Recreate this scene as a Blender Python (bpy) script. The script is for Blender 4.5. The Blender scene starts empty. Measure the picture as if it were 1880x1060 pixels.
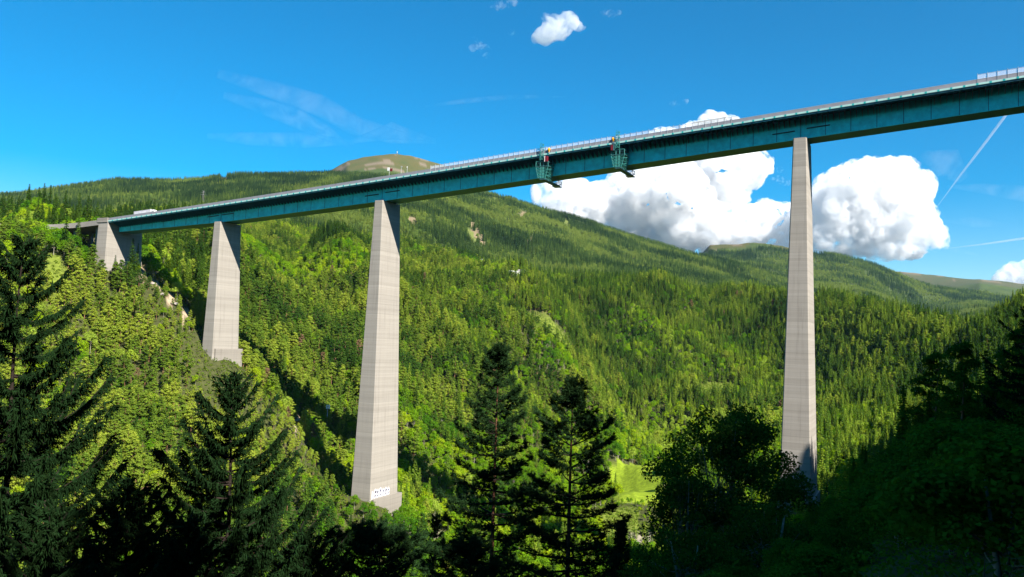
import bpy, math, random
import numpy as np
from mathutils import Vector, Matrix
rng = np.random.default_rng(7); random.seed(7)
S = bpy.context.scene; C = S.collection
PI = math.pi; R = math.radians
# ------------------------------------------------------------------ camera model (photo pixels 1880x1060)
FOC, PITCH, ROLL = 1452.318, 0.0668565, 0.0345127
CX, CY = 940.0, 530.0
def proj(w):
    w = np.asarray(w, float); c, s = math.cos(PITCH), math.sin(PITCH)
    f = w[..., 1]*c + w[..., 2]*s; up = -w[..., 1]*s + w[..., 2]*c
    f = np.where(f > .1, f, .1)
    u = FOC*w[..., 0]/f; v = -FOC*up/f
    cr, sr = math.cos(ROLL), math.sin(ROLL)
    return CX + u*cr - v*sr, CY + u*sr + v*cr
def ray(px, py):
    dx, dy = px-CX, py-CY; cr, sr = math.cos(ROLL), math.sin(ROLL)
    u = (dx*cr + dy*sr)/FOC; v = (-dx*sr + dy*cr)/FOC
    c, s = math.cos(PITCH), math.sin(PITCH)
    return Vector((u, c + v*s, s - v*c)).normalized()
def telev(az, py):
    px = CX + FOC*math.tan(az) - (py-627)*ROLL if abs(az) < 1.2 else CX
    for _ in range(6):
        d = ray(px, py); px += (az - math.atan2(d.x, d.y))*FOC/math.cos(az)**2
    d = ray(px, py); return d.z/math.hypot(d.x, d.y)
def az_of(px, py=650): d = ray(px, py); return math.atan2(d.x, d.y)
cam = bpy.data.cameras.new('camera'); camo = bpy.data.objects.new('camera', cam); C.objects.link(camo)
cam.sensor_width = 36; cam.lens = 36*FOC/1880; cam.clip_start = .2; cam.clip_end = 90000
fw = ray(CX, CY); rt = Vector((math.cos(ROLL), 0, 0))
r0 = Vector((1, 0, 0)); u0 = r0.cross(fw)
# image up tilted: photo is rolled by ROLL
rr = r0*math.cos(ROLL) + u0*math.sin(ROLL); uu = u0*math.cos(ROLL) - r0*math.sin(ROLL)
M = Matrix((rr, uu, -fw)).transposed().to_4x4(); camo.matrix_world = M
S.camera = camo
# ------------------------------------------------------------------ helpers
def vnoise(x, y, seed=0):
    xi = np.floor(x).astype(np.int64); yi = np.floor(y).astype(np.int64); fx = x-xi; fy = y-yi
    def h(a, b):
        n = (a*374761393 + b*668265263 + seed*974711) & 0x7fffffff
        n = ((n ^ (n >> 13))*1274126177) & 0x7fffffff
        return ((n ^ (n >> 16)) & 0xffff)/65535.0
    fx = fx*fx*(3-2*fx); fy = fy*fy*(3-2*fy)
    return (h(xi, yi)*(1-fx)+h(xi+1, yi)*fx)*(1-fy) + (h(xi, yi+1)*(1-fx)+h(xi+1, yi+1)*fx)*fy
def fbm(x, y, o=4, seed=0):
    a = 1; t = 0; n = 0
    for k in range(o):
        t = t + a*vnoise(x*2**k, y*2**k, seed+k*17); n += a; a *= .5
    return t/n
class MB:
    def __init__(s): s.v = []; s.f = []; s.m = []
    def add(s, vs, fs, mi=0):
        b = len(s.v); s.v += [tuple(p) for p in vs]; s.f += [tuple(i+b for i in f) for f in fs]; s.m += [mi]*len(fs)
    def box(s, c, ax, ay, az_, mi=0):      # centre and three half-axis vectors
        c = Vector(c); ax = Vector(ax); ay = Vector(ay); az_ = Vector(az_)
        vs = [c+ax*i+ay*j+az_*k for k in (-1, 1) for j in (-1, 1) for i in (-1, 1)]
        s.add(vs, [(0, 2, 3, 1), (4, 5, 7, 6), (0, 1, 5, 4), (2, 6, 7, 3), (0, 4, 6, 2), (1, 3, 7, 5)], mi)
    def tube(s, pts, rad, n=6, mi=0, cap=True):
        pts = [Vector(p) for p in pts]; L = len(pts)
        if not hasattr(rad, '__len__'): rad = [rad]*L
        vs = []
        for i, p in enumerate(pts):
            d = (pts[min(i+1, L-1)]-pts[max(i-1, 0)])
            d = d.normalized() if d.length > 1e-9 else Vector((0, 0, 1))
            a = d.cross(Vector((0, 0, 1)) if abs(d.z) < .9 else Vector((1, 0, 0))).normalized(); b = d.cross(a)
            for k in range(n):
                t = 2*PI*k/n; vs.append(p+(a*math.cos(t)+b*math.sin(t))*rad[i])
        fs = [(i*n+k, i*n+(k+1) % n, (i+1)*n+(k+1) % n, (i+1)*n+k) for i in range(L-1) for k in range(n)]
        if cap: fs += [tuple(range(n))[::-1], tuple(range((L-1)*n, L*n))]
        s.add(vs, fs, mi)
    def sphere(s, c, r, n=8, m=6, sc=(1, 1, 1), mi=0):
        c = Vector(c); vs = [c+Vector((0, 0, r*sc[2]))]
        for i in range(1, m):
            t = PI*i/m
            for k in range(n):
                p = 2*PI*k/n; vs.append(c+Vector((r*sc[0]*math.sin(t)*math.cos(p), r*sc[1]*math.sin(t)*math.sin(p), r*sc[2]*math.cos(t))))
        vs.append(c-Vector((0, 0, r*sc[2])))
        fs = [(0, 1+k, 1+(k+1) % n) for k in range(n)]
        for i in range(m-2):
            for k in range(n): fs.append((1+i*n+k, 1+(i+1)*n+k, 1+(i+1)*n+(k+1) % n, 1+i*n+(k+1) % n))
        e = len(vs)-1; fs += [(e, 1+(m-2)*n+(k+1) % n, 1+(m-2)*n+k) for k in range(n)]
        s.add(vs, fs, mi)
def link(o, parent=None):
    C.objects.link(o)
    if parent is not None: o.parent = parent
    return o
WL = {}
def obj(name, mb, mats, parent=None, smooth=False, local=False, loc=None):
    """one mesh object; vertices are in world metres unless local"""
    me = bpy.data.meshes.new(name)
    base = np.zeros(3)
    if parent is not None and not local: base = WL[parent.name]
    if parent is None and loc is not None: base = np.array(loc, float)
    v = np.array(mb.v, float).reshape(-1, 3)
    if not local: v = v-base
    me.from_pydata(v.tolist(), [], mb.f)
    if not isinstance(mats, (list, tuple)): mats = [mats]
    for m in mats: me.materials.append(m)
    if len(mats) > 1: me.polygons.foreach_set('material_index', mb.m)
    if smooth: me.polygons.foreach_set('use_smooth', [True]*len(me.polygons))
    o = bpy.data.objects.new(name, me); link(o, parent)
    if parent is None and loc is not None: o.location = loc
    WL[o.name] = base
    return o
def mesh_np(name, V, F, mats, smooth=False, mi=None):
    me = bpy.data.meshes.new(name); n = F.shape[1]
    me.vertices.add(len(V)); me.vertices.foreach_set('co', np.asarray(V, np.float32).ravel())
    me.loops.add(F.size); me.loops.foreach_set('vertex_index', F.ravel().astype(np.int32))
    me.polygons.add(len(F)); me.polygons.foreach_set('loop_start', np.arange(0, F.size, n, dtype=np.int32))
    try: me.polygons.foreach_set('loop_total', np.full(len(F), n, np.int32))
    except Exception: pass
    for m in mats: me.materials.append(m)
    if mi is not None: me.polygons.foreach_set('material_index', mi.astype(np.int32))
    me.polygons.foreach_set('use_smooth', np.full(len(F), smooth, bool))
    me.update(calc_edges=True); me.validate(); return me
def tag(o, label=None, cat=None, group=None, kind=None):
    if label: o['label'] = label
    if cat: o['category'] = cat
    if group: o['group'] = group
    if kind: o['kind'] = kind
    return o
def thing(name, loc, label, cat, group=None, rz=0):
    o = bpy.data.objects.new(name, None); link(o); o.location = loc; o.rotation_euler.z = rz
    o.empty_display_size = .5; WL[o.name] = np.array(loc, float)
    return tag(o, label, cat, group)
# ------------------------------------------------------------------ materials
def mat(name):
    m = bpy.data.materials.new(name); m.use_nodes = True; nt = m.node_tree; nt.nodes.clear()
    out = nt.nodes.new('ShaderNodeOutputMaterial'); return m, nt, out
def N(nt, t, **kw):
    n = nt.nodes.new(t)
    for k, v in kw.items():
        if k.startswith('i_'):
            key = k[2:]; n.inputs[int(key) if key.isdigit() else key].default_value = v
        else: setattr(n, k, v)
    return n
def ramp(nt, stops, src=None):
    n = nt.nodes.new('ShaderNodeValToRGB'); e = n.color_ramp.elements
    while len(e) < len(stops): e.new(.5)
    for el, (p, c) in zip(e, stops): el.position = p; el.color = (*c, 1)
    if src is not None: nt.links.new(src, n.inputs[0])
    return n
def mix(nt, fac, a, b, blend='MIX'):
    n = nt.nodes.new('ShaderNodeMix'); n.data_type = 'RGBA'; n.blend_type = blend
    for s, v in ((n.inputs[0], fac), (n.inputs[6], a), (n.inputs[7], b)):
        if hasattr(v, 'is_output'): nt.links.new(v, s)
        elif hasattr(v, '__len__'): s.default_value = (*v, 1)
        else: s.default_value = v
    return n.outputs[2]
def simple(name, col, rough=.6, metal=0, noise=.15, scale=1.5, spec=.3):
    m, nt, out = mat(name); b = N(nt, 'ShaderNodeBsdfPrincipled'); tc = N(nt, 'ShaderNodeTexCoord')
    no = N(nt, 'ShaderNodeTexNoise', i_Scale=scale, i_Detail=5.0); nt.links.new(tc.outputs['Object'], no.inputs['Vector'])
    lo = tuple(c*(1-noise) for c in col); hi = tuple(min(1, c*(1+noise)) for c in col)
    r_ = ramp(nt, [(.3, lo), (.7, hi)], no.outputs[0]); nt.links.new(r_.outputs[0], b.inputs['Base Color'])
    b.inputs['Roughness'].default_value = rough; b.inputs['Metallic'].default_value = metal; b.inputs['Specular IOR Level'].default_value = spec
    nt.links.new(b.outputs[0], out.inputs[0]); return m
def leafmat(name, stops, trans=.3, tcol=1.25, bark=False):
    """foliage: colour by the tree's own tint, small variation leaf by leaf"""
    m, nt, out = mat(name)
    at = N(nt, 'ShaderNodeAttribute', attribute_type='INSTANCER', attribute_name='tint')
    geo = N(nt, 'ShaderNodeNewGeometry')
    r_ = ramp(nt, stops, at.outputs['Fac'])
    hs = N(nt, 'ShaderNodeHueSaturation'); nt.links.new(r_.outputs[0], hs.inputs['Color'])
    mr = N(nt, 'ShaderNodeMapRange', i_3=.62, i_4=1.4); nt.links.new(geo.outputs['Random Per Island'], mr.inputs[0])
    nt.links.new(mr.outputs[0], hs.inputs['Value'])
    mh = N(nt, 'ShaderNodeMapRange', i_3=.485, i_4=.515); nt.links.new(geo.outputs['Random Per Island'], mh.inputs[0])
    nt.links.new(mh.outputs[0], hs.inputs['Hue'])
    d = N(nt, 'ShaderNodeBsdfDiffuse'); t = N(nt, 'ShaderNodeBsdfTranslucent'); mx = N(nt, 'ShaderNodeMixShader', i_0=trans)
    nt.links.new(hs.outputs[0], d.inputs[0])
    tc = mix(nt, 1.0, hs.outputs[0], (tcol, tcol*1.05, tcol*.5), 'MULTIPLY'); nt.links.new(tc, t.inputs[0])
    nt.links.new(d.outputs[0], mx.inputs[1]); nt.links.new(t.outputs[0], mx.inputs[2]); nt.links.new(mx.outputs[0], out.inputs[0])
    return m
M_pine = leafmat('pine_needles', [(0, (.045, .100, .014)), (.5, (.15, .225, .024)), (.93, (.29, .345, .038)), (.96, (.22, .14, .08))], .42)
M_spruce = leafmat('spruce_needles', [(0, (.030, .074, .010)), (.5, (.10, .175, .018)), (1, (.24, .315, .03))], .38)
M_broad = leafmat('broad_leaves', [(0, (.07, .175, .010)), (.5, (.18, .305, .010)), (.85, (.32, .40, .014)), (1, (.25, .34, .12))], .46, 1.35)
M_farleaf = leafmat('distant_needles', [(0, (.040, .082, .028)), (.4, (.088, .15, .040)), (.7, (.155, .225, .05)), (1, (.24, .295, .06))], .38)
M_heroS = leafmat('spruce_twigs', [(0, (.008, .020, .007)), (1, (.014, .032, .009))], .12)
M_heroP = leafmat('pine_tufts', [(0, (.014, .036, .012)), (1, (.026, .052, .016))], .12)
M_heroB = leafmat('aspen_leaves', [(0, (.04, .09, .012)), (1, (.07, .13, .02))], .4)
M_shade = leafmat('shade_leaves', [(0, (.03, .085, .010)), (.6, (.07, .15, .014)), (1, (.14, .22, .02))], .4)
M_under = leafmat('undergrowth_leaves', [(0, (.08, .14, .010)), (.6, (.12, .18, .014)), (1, (.16, .20, .03))], .35)
M_bark = simple('bark', (.11, .075, .05), .9, noise=.4, scale=3, spec=.1)
M_barkred = simple('red_pine_bark', (.13, .06, .035), .9, noise=.4, scale=6, spec=.1)  # foreground pine trunks: bark colour darkened to carry their shade
M_barkpine = simple('pine_bark', (.24, .13, .07), .9, noise=.4, scale=3, spec=.1)
M_barkpale = simple('pale_bark', (.26, .24, .19), .9, noise=.35, scale=4, spec=.1)
M_barkdark = simple('spruce_bark', (.022, .016, .013), .9, noise=.45, scale=5, spec=.1)  # foreground spruce trunks and limbs: shade put into the dark bark colour
# ------------------------------------------------------------------ sun, sky
aX = np.array([.89822, -.43954, 0]); tX = np.array([.43954, .89822, 0])
sv = 2.2*aX - 1.0*tX + np.array([0, 0, 1.88]); sv /= np.linalg.norm(sv)
SUN_EL = math.asin(sv[2]); SUN_AZ = math.atan2(sv[0], sv[1])
sun = bpy.data.lights.new('sun', 'SUN'); sun.energy = 5.0; sun.angle = R(.53); sun.color = (1, .945, .87)
so = bpy.data.objects.new('sun', sun); C.objects.link(so); so.rotation_euler = Vector(sv).to_track_quat('Z', 'Y').to_euler(); so.location = (100, -100, 400)
SKYV = .88
W = bpy.data.worlds.new('World'); S.world = W; W.use_nodes = True; nt = W.node_tree; nt.nodes.clear()
wo = N(nt, 'ShaderNodeOutputWorld'); bg = N(nt, 'ShaderNodeBackground'); bg.inputs[1].default_value = .075
sky = N(nt, 'ShaderNodeTexSky'); sky.sky_type = 'NISHITA'; sky.sun_disc = False
sky.sun_elevation = SUN_EL; sky.sun_rotation = SUN_AZ; sky.altitude = 900; sky.air_density = 1.0; sky.dust_density = .7; sky.ozone_density = 2.0
gmm = N(nt, 'ShaderNodeGamma', i_Gamma=1.0); hsv = N(nt, 'ShaderNodeHueSaturation', i_Hue=.493, i_Saturation=1.72, i_Value=SKYV)
nt.links.new(sky.outputs[0], gmm.inputs['Color']); nt.links.new(gmm.outputs[0], hsv.inputs['Color']); nt.links.new(hsv.outputs[0], bg.inputs[0]); nt.links.new(bg.outputs[0], wo.inputs[0])
S.view_settings.view_transform = 'Standard'; S.view_settings.look = 'None'; S.view_settings.exposure = 1.38; S.view_settings.gamma = 1
S.render.engine = 'CYCLES'; S.cycles.max_bounces = 6; S.cycles.diffuse_bounces = 3; S.cycles.transmission_bounces = 4; S.cycles.transparent_max_bounces = 8
S.cycles.volume_bounces = 18; S.cycles.use_denoising = True; S.cycles.sample_clamp_indirect = 4
S.cycles.use_adaptive_sampling = False
# ------------------------------------------------------------------ terrain
NEARK = .55
def znear(az, r): return -1.75 + r*NEARK*(.74*math.sin(az) - .67*math.cos(az))
Cn = 14
COLS = []
def col(px, pts, near=(4, 12, 30, 60, 100), deg=None):
    az = R(deg) if deg is not None else az_of(px)
    L = [(.5, -1.75)] + [(r, max(znear(az, r), -100)) for r in near]
    for p in pts:
        if isinstance(p[1], str): L.append((p[0], float(p[1])))
        else: L.append((p[0], p[0]*telev(az, p[1]) - (p[2] if len(p) > 2 else Cn)))
    COLS.append((az, L))
z = str
FARL = [(4500, z(420)), (13000, z(300))]
col(0, [(150, z(-80)), (200, z(-95)), (300, z(-60)), (450, z(0)), (560, z(60)), (3500, z(620))]+FARL, deg=-56)
col(-400, [(150, z(-82)), (200, z(-95)), (300, 800), (450, 560), (560, 430), (700, 395), (1000, 405), (1400, 420), (3500, 368)]+FARL)
col(0, [(190, z(-98)), (260, 960), (350, 770), (430, 640), (490, 492), (522, 420, 8), (560, 412, 9), (640, 392, 18), (800, 420), (1300, 425), (2000, 395), (3500, 357)]+FARL)
col(100, [(190, z(-98)), (270, 950), (350, 790), (430, 680), (495, 520), (528, 430, 8), (550, 420, 9), (640, 388, 18), (800, 420), (1300, 420), (2000, 385), (3500, 342)]+FARL)
col(190, [(190, z(-98)), (270, 960), (340, 860), (430, 700), (500, 545), (532, 470, 5), (560, 438), (640, 408, 16), (800, 420), (1300, 415), (2000, 380), (3500, 329)]+FARL)
col(255, [(190, z(-98)), (272, 965), (345, 860), (430, 700), (500, 545, 9), (528, 500, 4), (538, 500, 8), (580, 465), (640, 445), (720, 430), (850, 422), (1400, 410), (2000, 376), (3500, 328)]+FARL)
col(300, [(190, z(-98)), (275, 970), (350, 860), (430, 700), (490, 568, 8), (515, 535, 4), (527, 542, 9), (568, 495), (630, 462), (700, 445), (850, 425), (1000, 420), (1400, 410), (2000, 374), (3500, 328)]+FARL)
col(417, [(190, z(-100)), (280, 960), (350, 860), (430, 730), (474, 662, 3), (486, 668, 8), (545, 598), (610, 535), (700, 480), (850, 440), (1000, 422), (1500, 405), (2100, 368), (3500, 315)]+FARL)
col(550, [(190, z(-102)), (280, z(-94)), (330, 950), (400, 840), (450, 765, 6), (464, 775, 10), (535, 692), (600, 628), (720, 550), (850, 480), (980, 445), (1200, 455), (1500, 420), (2200, 360), (3500, 318)]+FARL)
col(620, [(200, z(-103)), (290, z(-97)), (340, 980), (395, 900), (430, 860, 8), (448, 858), (520, 755), (600, 655), (720, 560), (850, 490), (1000, 445), (1250, 465), (1550, 420), (2300, 355), (3500, 317), (4500, 330, 0), (6000, 296, 0), (7500, z(1000)), (13000, z(300))])
col(690, [(200, z(-104)), (300, z(-101)), (350, 1000), (400, 928, 3), (430, 905), (480, 810), (560, 690), (680, 590), (820, 510), (960, 462), (1060, 450), (1250, 470), (1600, 425), (2300, 358), (3500, 318), (4500, 330, 0), (6000, 280, 0), (7500, z(1100)), (13000, z(300))])
col(780, [(200, z(-104)), (310, z(-104)), (390, 1000), (440, 925), (500, 830), (580, 720), (700, 620), (840, 540), (980, 482), (1100, 472), (1300, 480), (1600, 440), (2300, 372), (3500, 324), (4500, 350, 0), (6000, 295, 0), (7500, z(1000)), (13000, z(300))])
col(850, [(200, z(-100)), (320, z(-106)), (420, 1000, 8), (470, 910), (540, 810), (640, 690), (760, 600), (900, 525), (1030, 485), (1200, 490), (1500, 468), (2300, 400), (3500, 341), (4500, z(600)), (13000, z(300))])
col(925, [(200, z(-92)), (325, z(-107)), (425, z(-111)), (490, 920), (570, 820), (670, 710), (780, 630), (880, 575), (980, 530), (1130, 497), (1300, 505), (1600, 480), (2300, 420), (3450, 358)]+FARL)
col(1000, [(200, z(-86)), (330, z(-107)), (430, z(-113)), (520, 930), (600, 840), (700, 740), (820, 655), (900, 618, 6), (960, 605), (1080, 545), (1230, 503), (1400, 512), (1700, 485), (2400, 435), (3400, 385)]+FARL)
col(1080, [(200, z(-83)), (330, z(-107)), (435, z(-113)), (520, z(-109)), (600, 890), (700, 790), (820, 710), (930, 650, 8), (1000, 625), (1130, 560), (1280, 503), (1450, 515), (1750, 490), (2400, 455), (3350, 408)]+FARL)
col(1150, [(200, z(-80)), (330, z(-106)), (440, z(-113)), (520, z(-110)), (590, z(-106)), (650, 878, 1), (720, 845), (800, 795), (900, 745), (1000, 695), (1150, 605), (1330, 507), (1500, 520), (1800, 500), (2500, 470), (3300, 431)]+FARL)
col(1230, [(200, z(-77)), (330, z(-104)), (440, z(-113)), (540, z(-110)), (650, z(-104)), (760, 820), (900, 770), (1030, 715), (1180, 620), (1360, 508), (1550, 530), (1900, 510), (2500, 485), (3250, 450)]+FARL)
col(1300, [(200, z(-74)), (330, z(-98)), (440, z(-112)), (560, z(-108)), (650, z(-104)), (800, 805), (950, 750), (1080, 705), (1230, 612), (1400, 517), (1600, 540), (2000, 525), (3200, 469, ), (4000, z(380)), (5500, 443, 0), (7000, z(400)), (13000, z(300))])
col(1380, [(200, z(-69)), (310, z(-84)), (420, z(-108)), (560, z(-105)), (800, 790), (920, 745), (1060, 700), (1210, 612), (1390, 518), (1600, 545), (2100, 540), (3100, 492), (4000, z(380)), (5500, 439, 0), (7000, z(400)), (13000, z(300))])
col(1470, [(200, z(-62)), (280, z(-60)), (330, 912, 2), (380, z(-80)), (500, z(-95)), (700, 805), (900, 745), (1040, 700), (1180, 615), (1300, 524), (1600, 560), (2200, 560), (3000, 525), (4000, z(330)), (5500, 452, 6), (7000, z(350)), (13000, z(300))])
col(1540, [(200, 880, 16), (250, z(-60)), (330, z(-78)), (480, z(-95)), (700, 805), (860, 750), (1010, 692), (1150, 605), (1250, 532), (1500, 590), (2300, 580), (4000, z(330)), (5500, 464, 8), (6500, z(350)), (8000, 520, 0), (13000, z(300))])
col(1600, [(200, 830, 18), (240, z(-52)), (330, z(-80)), (450, z(-90)), (670, 802), (830, 748), (980, 688), (1110, 602), (1200, 540), (1500, 600), (2500, 580), (4000, z(300)), (5500, 480, 10), (6500, z(300)), (8000, 494, 0), (13000, z(300))])
col(1650, [(200, 780, 18), (240, z(-42)), (330, z(-70)), (460, z(-76)), (660, 782), (820, 728), (970, 668), (1070, 605), (1150, 556), (1400, 600), (2500, 590), (4200, z(250)), (5500, 496, 10), (6500, z(280)), (8000, 491, 0), (13000, z(300))])
col(1700, [(200, 745, 18), (250, z(-36)), (350, z(-60)), (480, z(-52)), (650, 758), (820, 708), (960, 645), (1080, 578), (1300, 610), (2500, 600), (4500, z(200)), (5500, 513, 10), (6500, z(300)), (8000, 496, 0), (13000, z(300))])
col(1800, [(150, 720, 18), (200, 695, 18), (260, 680, 18), (340, z(-40)), (500, 725), (640, 712), (820, 664), (990, 582), (1200, 610), (3000, z(120)), (5500, 546, 10), (8000, 508, 0), (13000, z(300))])
col(1900, [(150, 665, 18), (200, 650, 18), (260, 640, 18), (340, z(-32)), (500, 680), (650, 650), (800, 620), (900, 585), (1000, z(60)), (3000, z(140)), (5500, 562, 10), (8000, 522, 0), (13000, z(300))])
col(0, [(100, z(2)), (200, z(16)), (270, z(30)), (320, z(25)), (450, z(25)), (700, z(70)), (5500, z(300)), (13000, z(300))], (4, 12, 30), 41)
col(0, [(100, z(10)), (200, z(42)), (270, z(58)), (330, z(45)), (450, z(50)), (900, z(90)), (13000, z(300))], (4, 12, 30), 47)
col(0, [(60, z(15)), (100, z(33)), (200, z(68)), (270, z(66)), (330, z(60)), (450, z(70)), (900, z(120)), (13000, z(300))], (4, 12, 30), 57)
col(0, [(60, z(30)), (100, z(52)), (200, z(95)), (300, z(100)), (450, z(150)), (900, z(250)), (13000, z(300))], (4, 12, 30), 72)
for dg in (95, 120, 145, 170, 200): col(0, [(60, z(36)), (100, z(60)), (200, z(112)), (400, z(185)), (900, z(300)), (13000, z(400))], (4, 12, 30), dg)
col(0, [(100, z(20)), (300, z(30)), (13000, z(300))], (4, 12, 30), 240)
col(0, [(100, z(-40)), (200, z(-90)), (400, z(-60)), (900, z(60)), (13000, z(300))], (4, 12, 30), 275)
COLS.append((COLS[0][0]+2*PI, COLS[0][1]))
NR = 430
LR = np.linspace(math.log(.6), math.log(13000), NR)
caz = np.array([c[0] for c in COLS]); order = np.argsort(caz); caz = caz[order]
prof = np.array([np.interp(np.exp(LR), [p[0] for p in COLS[i][1]], [p[1] for p in COLS[i][1]]) for i in order])
AZ = np.concatenate([np.arange(-56, -36, .5), np.arange(-36, 36, .13), np.arange(36, 60, .5), np.arange(60, 304.01, 2.0)]); AZ = np.radians(AZ)
T = np.empty((len(AZ), NR))
for j in range(NR): T[:, j] = np.interp(AZ, caz, prof[:, j])
DOME = ([590, 610, 630, 655, 685, 715, 745, 770, 795, 820], [318, 306, 297, 290, 286, 287, 291, 297, 304, 312])
ker = np.array([1, 3, 6, 8, 6, 3, 1.]); ker /= ker.sum(); Tp = np.pad(T, ((0, 0), (3, 3)), mode='edge')
T = sum(ker[k]*Tp[:, k:k+NR] for k in range(7))
RG = np.exp(LR)[None, :]; XG = RG*np.sin(AZ)[:, None]; YG = RG*np.cos(AZ)[:, None]
for i_ in range(len(AZ)):
    if abs(AZ[i_]) < .5:
        px_ = CX+FOC*math.tan(AZ[i_])
        if DOME[0][0] < px_ < DOME[0][-1]:
            zt__ = 6000*telev(AZ[i_], float(np.interp(px_, *DOME))); j_ = int(np.argmin(abs(np.exp(LR)-6000))); T[i_] += (zt__-T[i_, j_])*np.exp(-((np.exp(LR)-6000)/800)**2)
amp = np.clip(RG*.042, 0, 26)*np.where(RG > 120, 1, RG/120)
AZ2 = AZ[:, None]; L2 = LR[None, :]
gu = AZ2*4.6+1.5*(L2-math.log(800))+.55*(fbm(XG/170, YG/170, 3, 13)-.5)*2; rid = 1-np.abs(2*(gu-np.floor(gu))-1)        # side spurs and gullies running down to the valley
gw = np.clip((RG-520)/160, 0, 1)*np.clip((1650-RG)/350, 0, 1)*(np.abs(AZ2) < .7)*np.clip((.33-AZ2)/.10, .12, 1)
T = T+gw*(rid-.5)*np.clip(RG*.042, 0, 40)
T = T + amp*(fbm(XG/60, YG/60, 5, 3)-.5)*np.where(RG < 1500, 1, 0) + np.where(RG > 1300, 1, 0)*np.clip((RG-1300)/900, 0, 1)*(fbm(XG/420, YG/420, 6, 9)-.5)*np.where(RG < 4200, 62, 50)
def Zt(x, y):
    x = np.atleast_1d(np.asarray(x, float)); y = np.atleast_1d(np.asarray(y, float))
    az = np.arctan2(x, y); az = np.where(az < AZ[0], az+2*PI, az); l = np.log(np.maximum(np.hypot(x, y), .61))
    i = np.clip(np.searchsorted(AZ, az)-1, 0, len(AZ)-2); fa = (az-AZ[i])/(AZ[i+1]-AZ[i])
    q = np.clip((l-LR[0])/(LR[1]-LR[0]), 0, NR-1.001); j = q.astype(int); fr = q-j
    return (T[i, j]*(1-fr)+T[i, j+1]*fr)*(1-fa)+(T[i+1, j]*(1-fr)+T[i+1, j+1]*fr)*fa
for (sx_, sy_, yb_, dz_) in ((-161.64, 443.59, 646, .5), (-64.34, 396.74, 915, .5), (112.9, 308.47, 908, 1.0)):
    r_ = math.hypot(sx_, sy_); zb_ = r_*telev(math.atan2(sx_, sy_), yb_)-dz_; sg_ = 26.
    for _ in range(3):
        d2 = (XG-sx_)**2+(YG-sy_)**2; T += np.exp(-d2/(2*sg_**2))*(zb_-float(Zt(sx_, sy_)[0]))
def zt(x, y): return float(Zt(x, y)[0])
def hit(px, py, lift=0, rmin=60, rmax=9000):
    d = ray(px, py); hl = math.hypot(d.x, d.y)
    rs = np.exp(np.linspace(math.log(rmin), math.log(rmax), 3000)); x = d.x/hl*rs; y = d.y/hl*rs; zz = d.z/hl*rs
    below = np.nonzero(zz < Zt(x, y)+lift)[0]
    k = below[0] if len(below) else len(rs)-1
    return float(x[k]), float(y[k]), zt(x[k], y[k]), float(rs[k])
# ------------------------------------------------------------------ bridge axis
B = dict(X=-64.3371442, Y=396.7363972, Z=76.4782095, th=-0.4550883, grad=0.0713108, k1=-0.0001004, k2=2e-07, kz=7.7e-06)
HW = 12.17
def axis(s):
    s = np.atleast_1d(np.asarray(s, float)); n = 24; u = np.linspace(0, 1, n+1)[:, None]*s[None]
    hd = B['th']+B['k1']*u+B['k2']*u*u; w = np.ones(n+1); w[1:-1:2] = 4; w[2:-1:2] = 2; h = s/n/3
    x = B['X']+(np.cos(hd)*w[:, None]).sum(0)*h; y = B['Y']+(np.sin(hd)*w[:, None]).sum(0)*h
    h2 = B['th']+B['k1']*s+B['k2']*s*s
    return np.stack([x, y, B['Z']+B['grad']*s+B['kz']*s*s], -1), np.stack([np.cos(h2), np.sin(h2), 0*h2], -1), np.stack([-np.sin(h2), np.cos(h2), 0*h2], -1)
def pt(s, t, dz=0):
    c, a, tt = axis(s); p = c[0]+tt[0]*t; p[2] += dz; return p
def depth(s): return np.interp(s, [-189, -108, 0, 198], [5.5, 7.85, 8.55, 8.2])
def s_at(px, t=-HW, dz=0):
    ss = np.linspace(-215, 420, 900); c, a, tt = axis(ss); w = c+tt*t; w[:, 2] += dz; u, v = proj(w); return float(np.interp(px, u, ss))
PIERS = {-108: 'second', 0: 'third', 198: 'right'}
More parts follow.
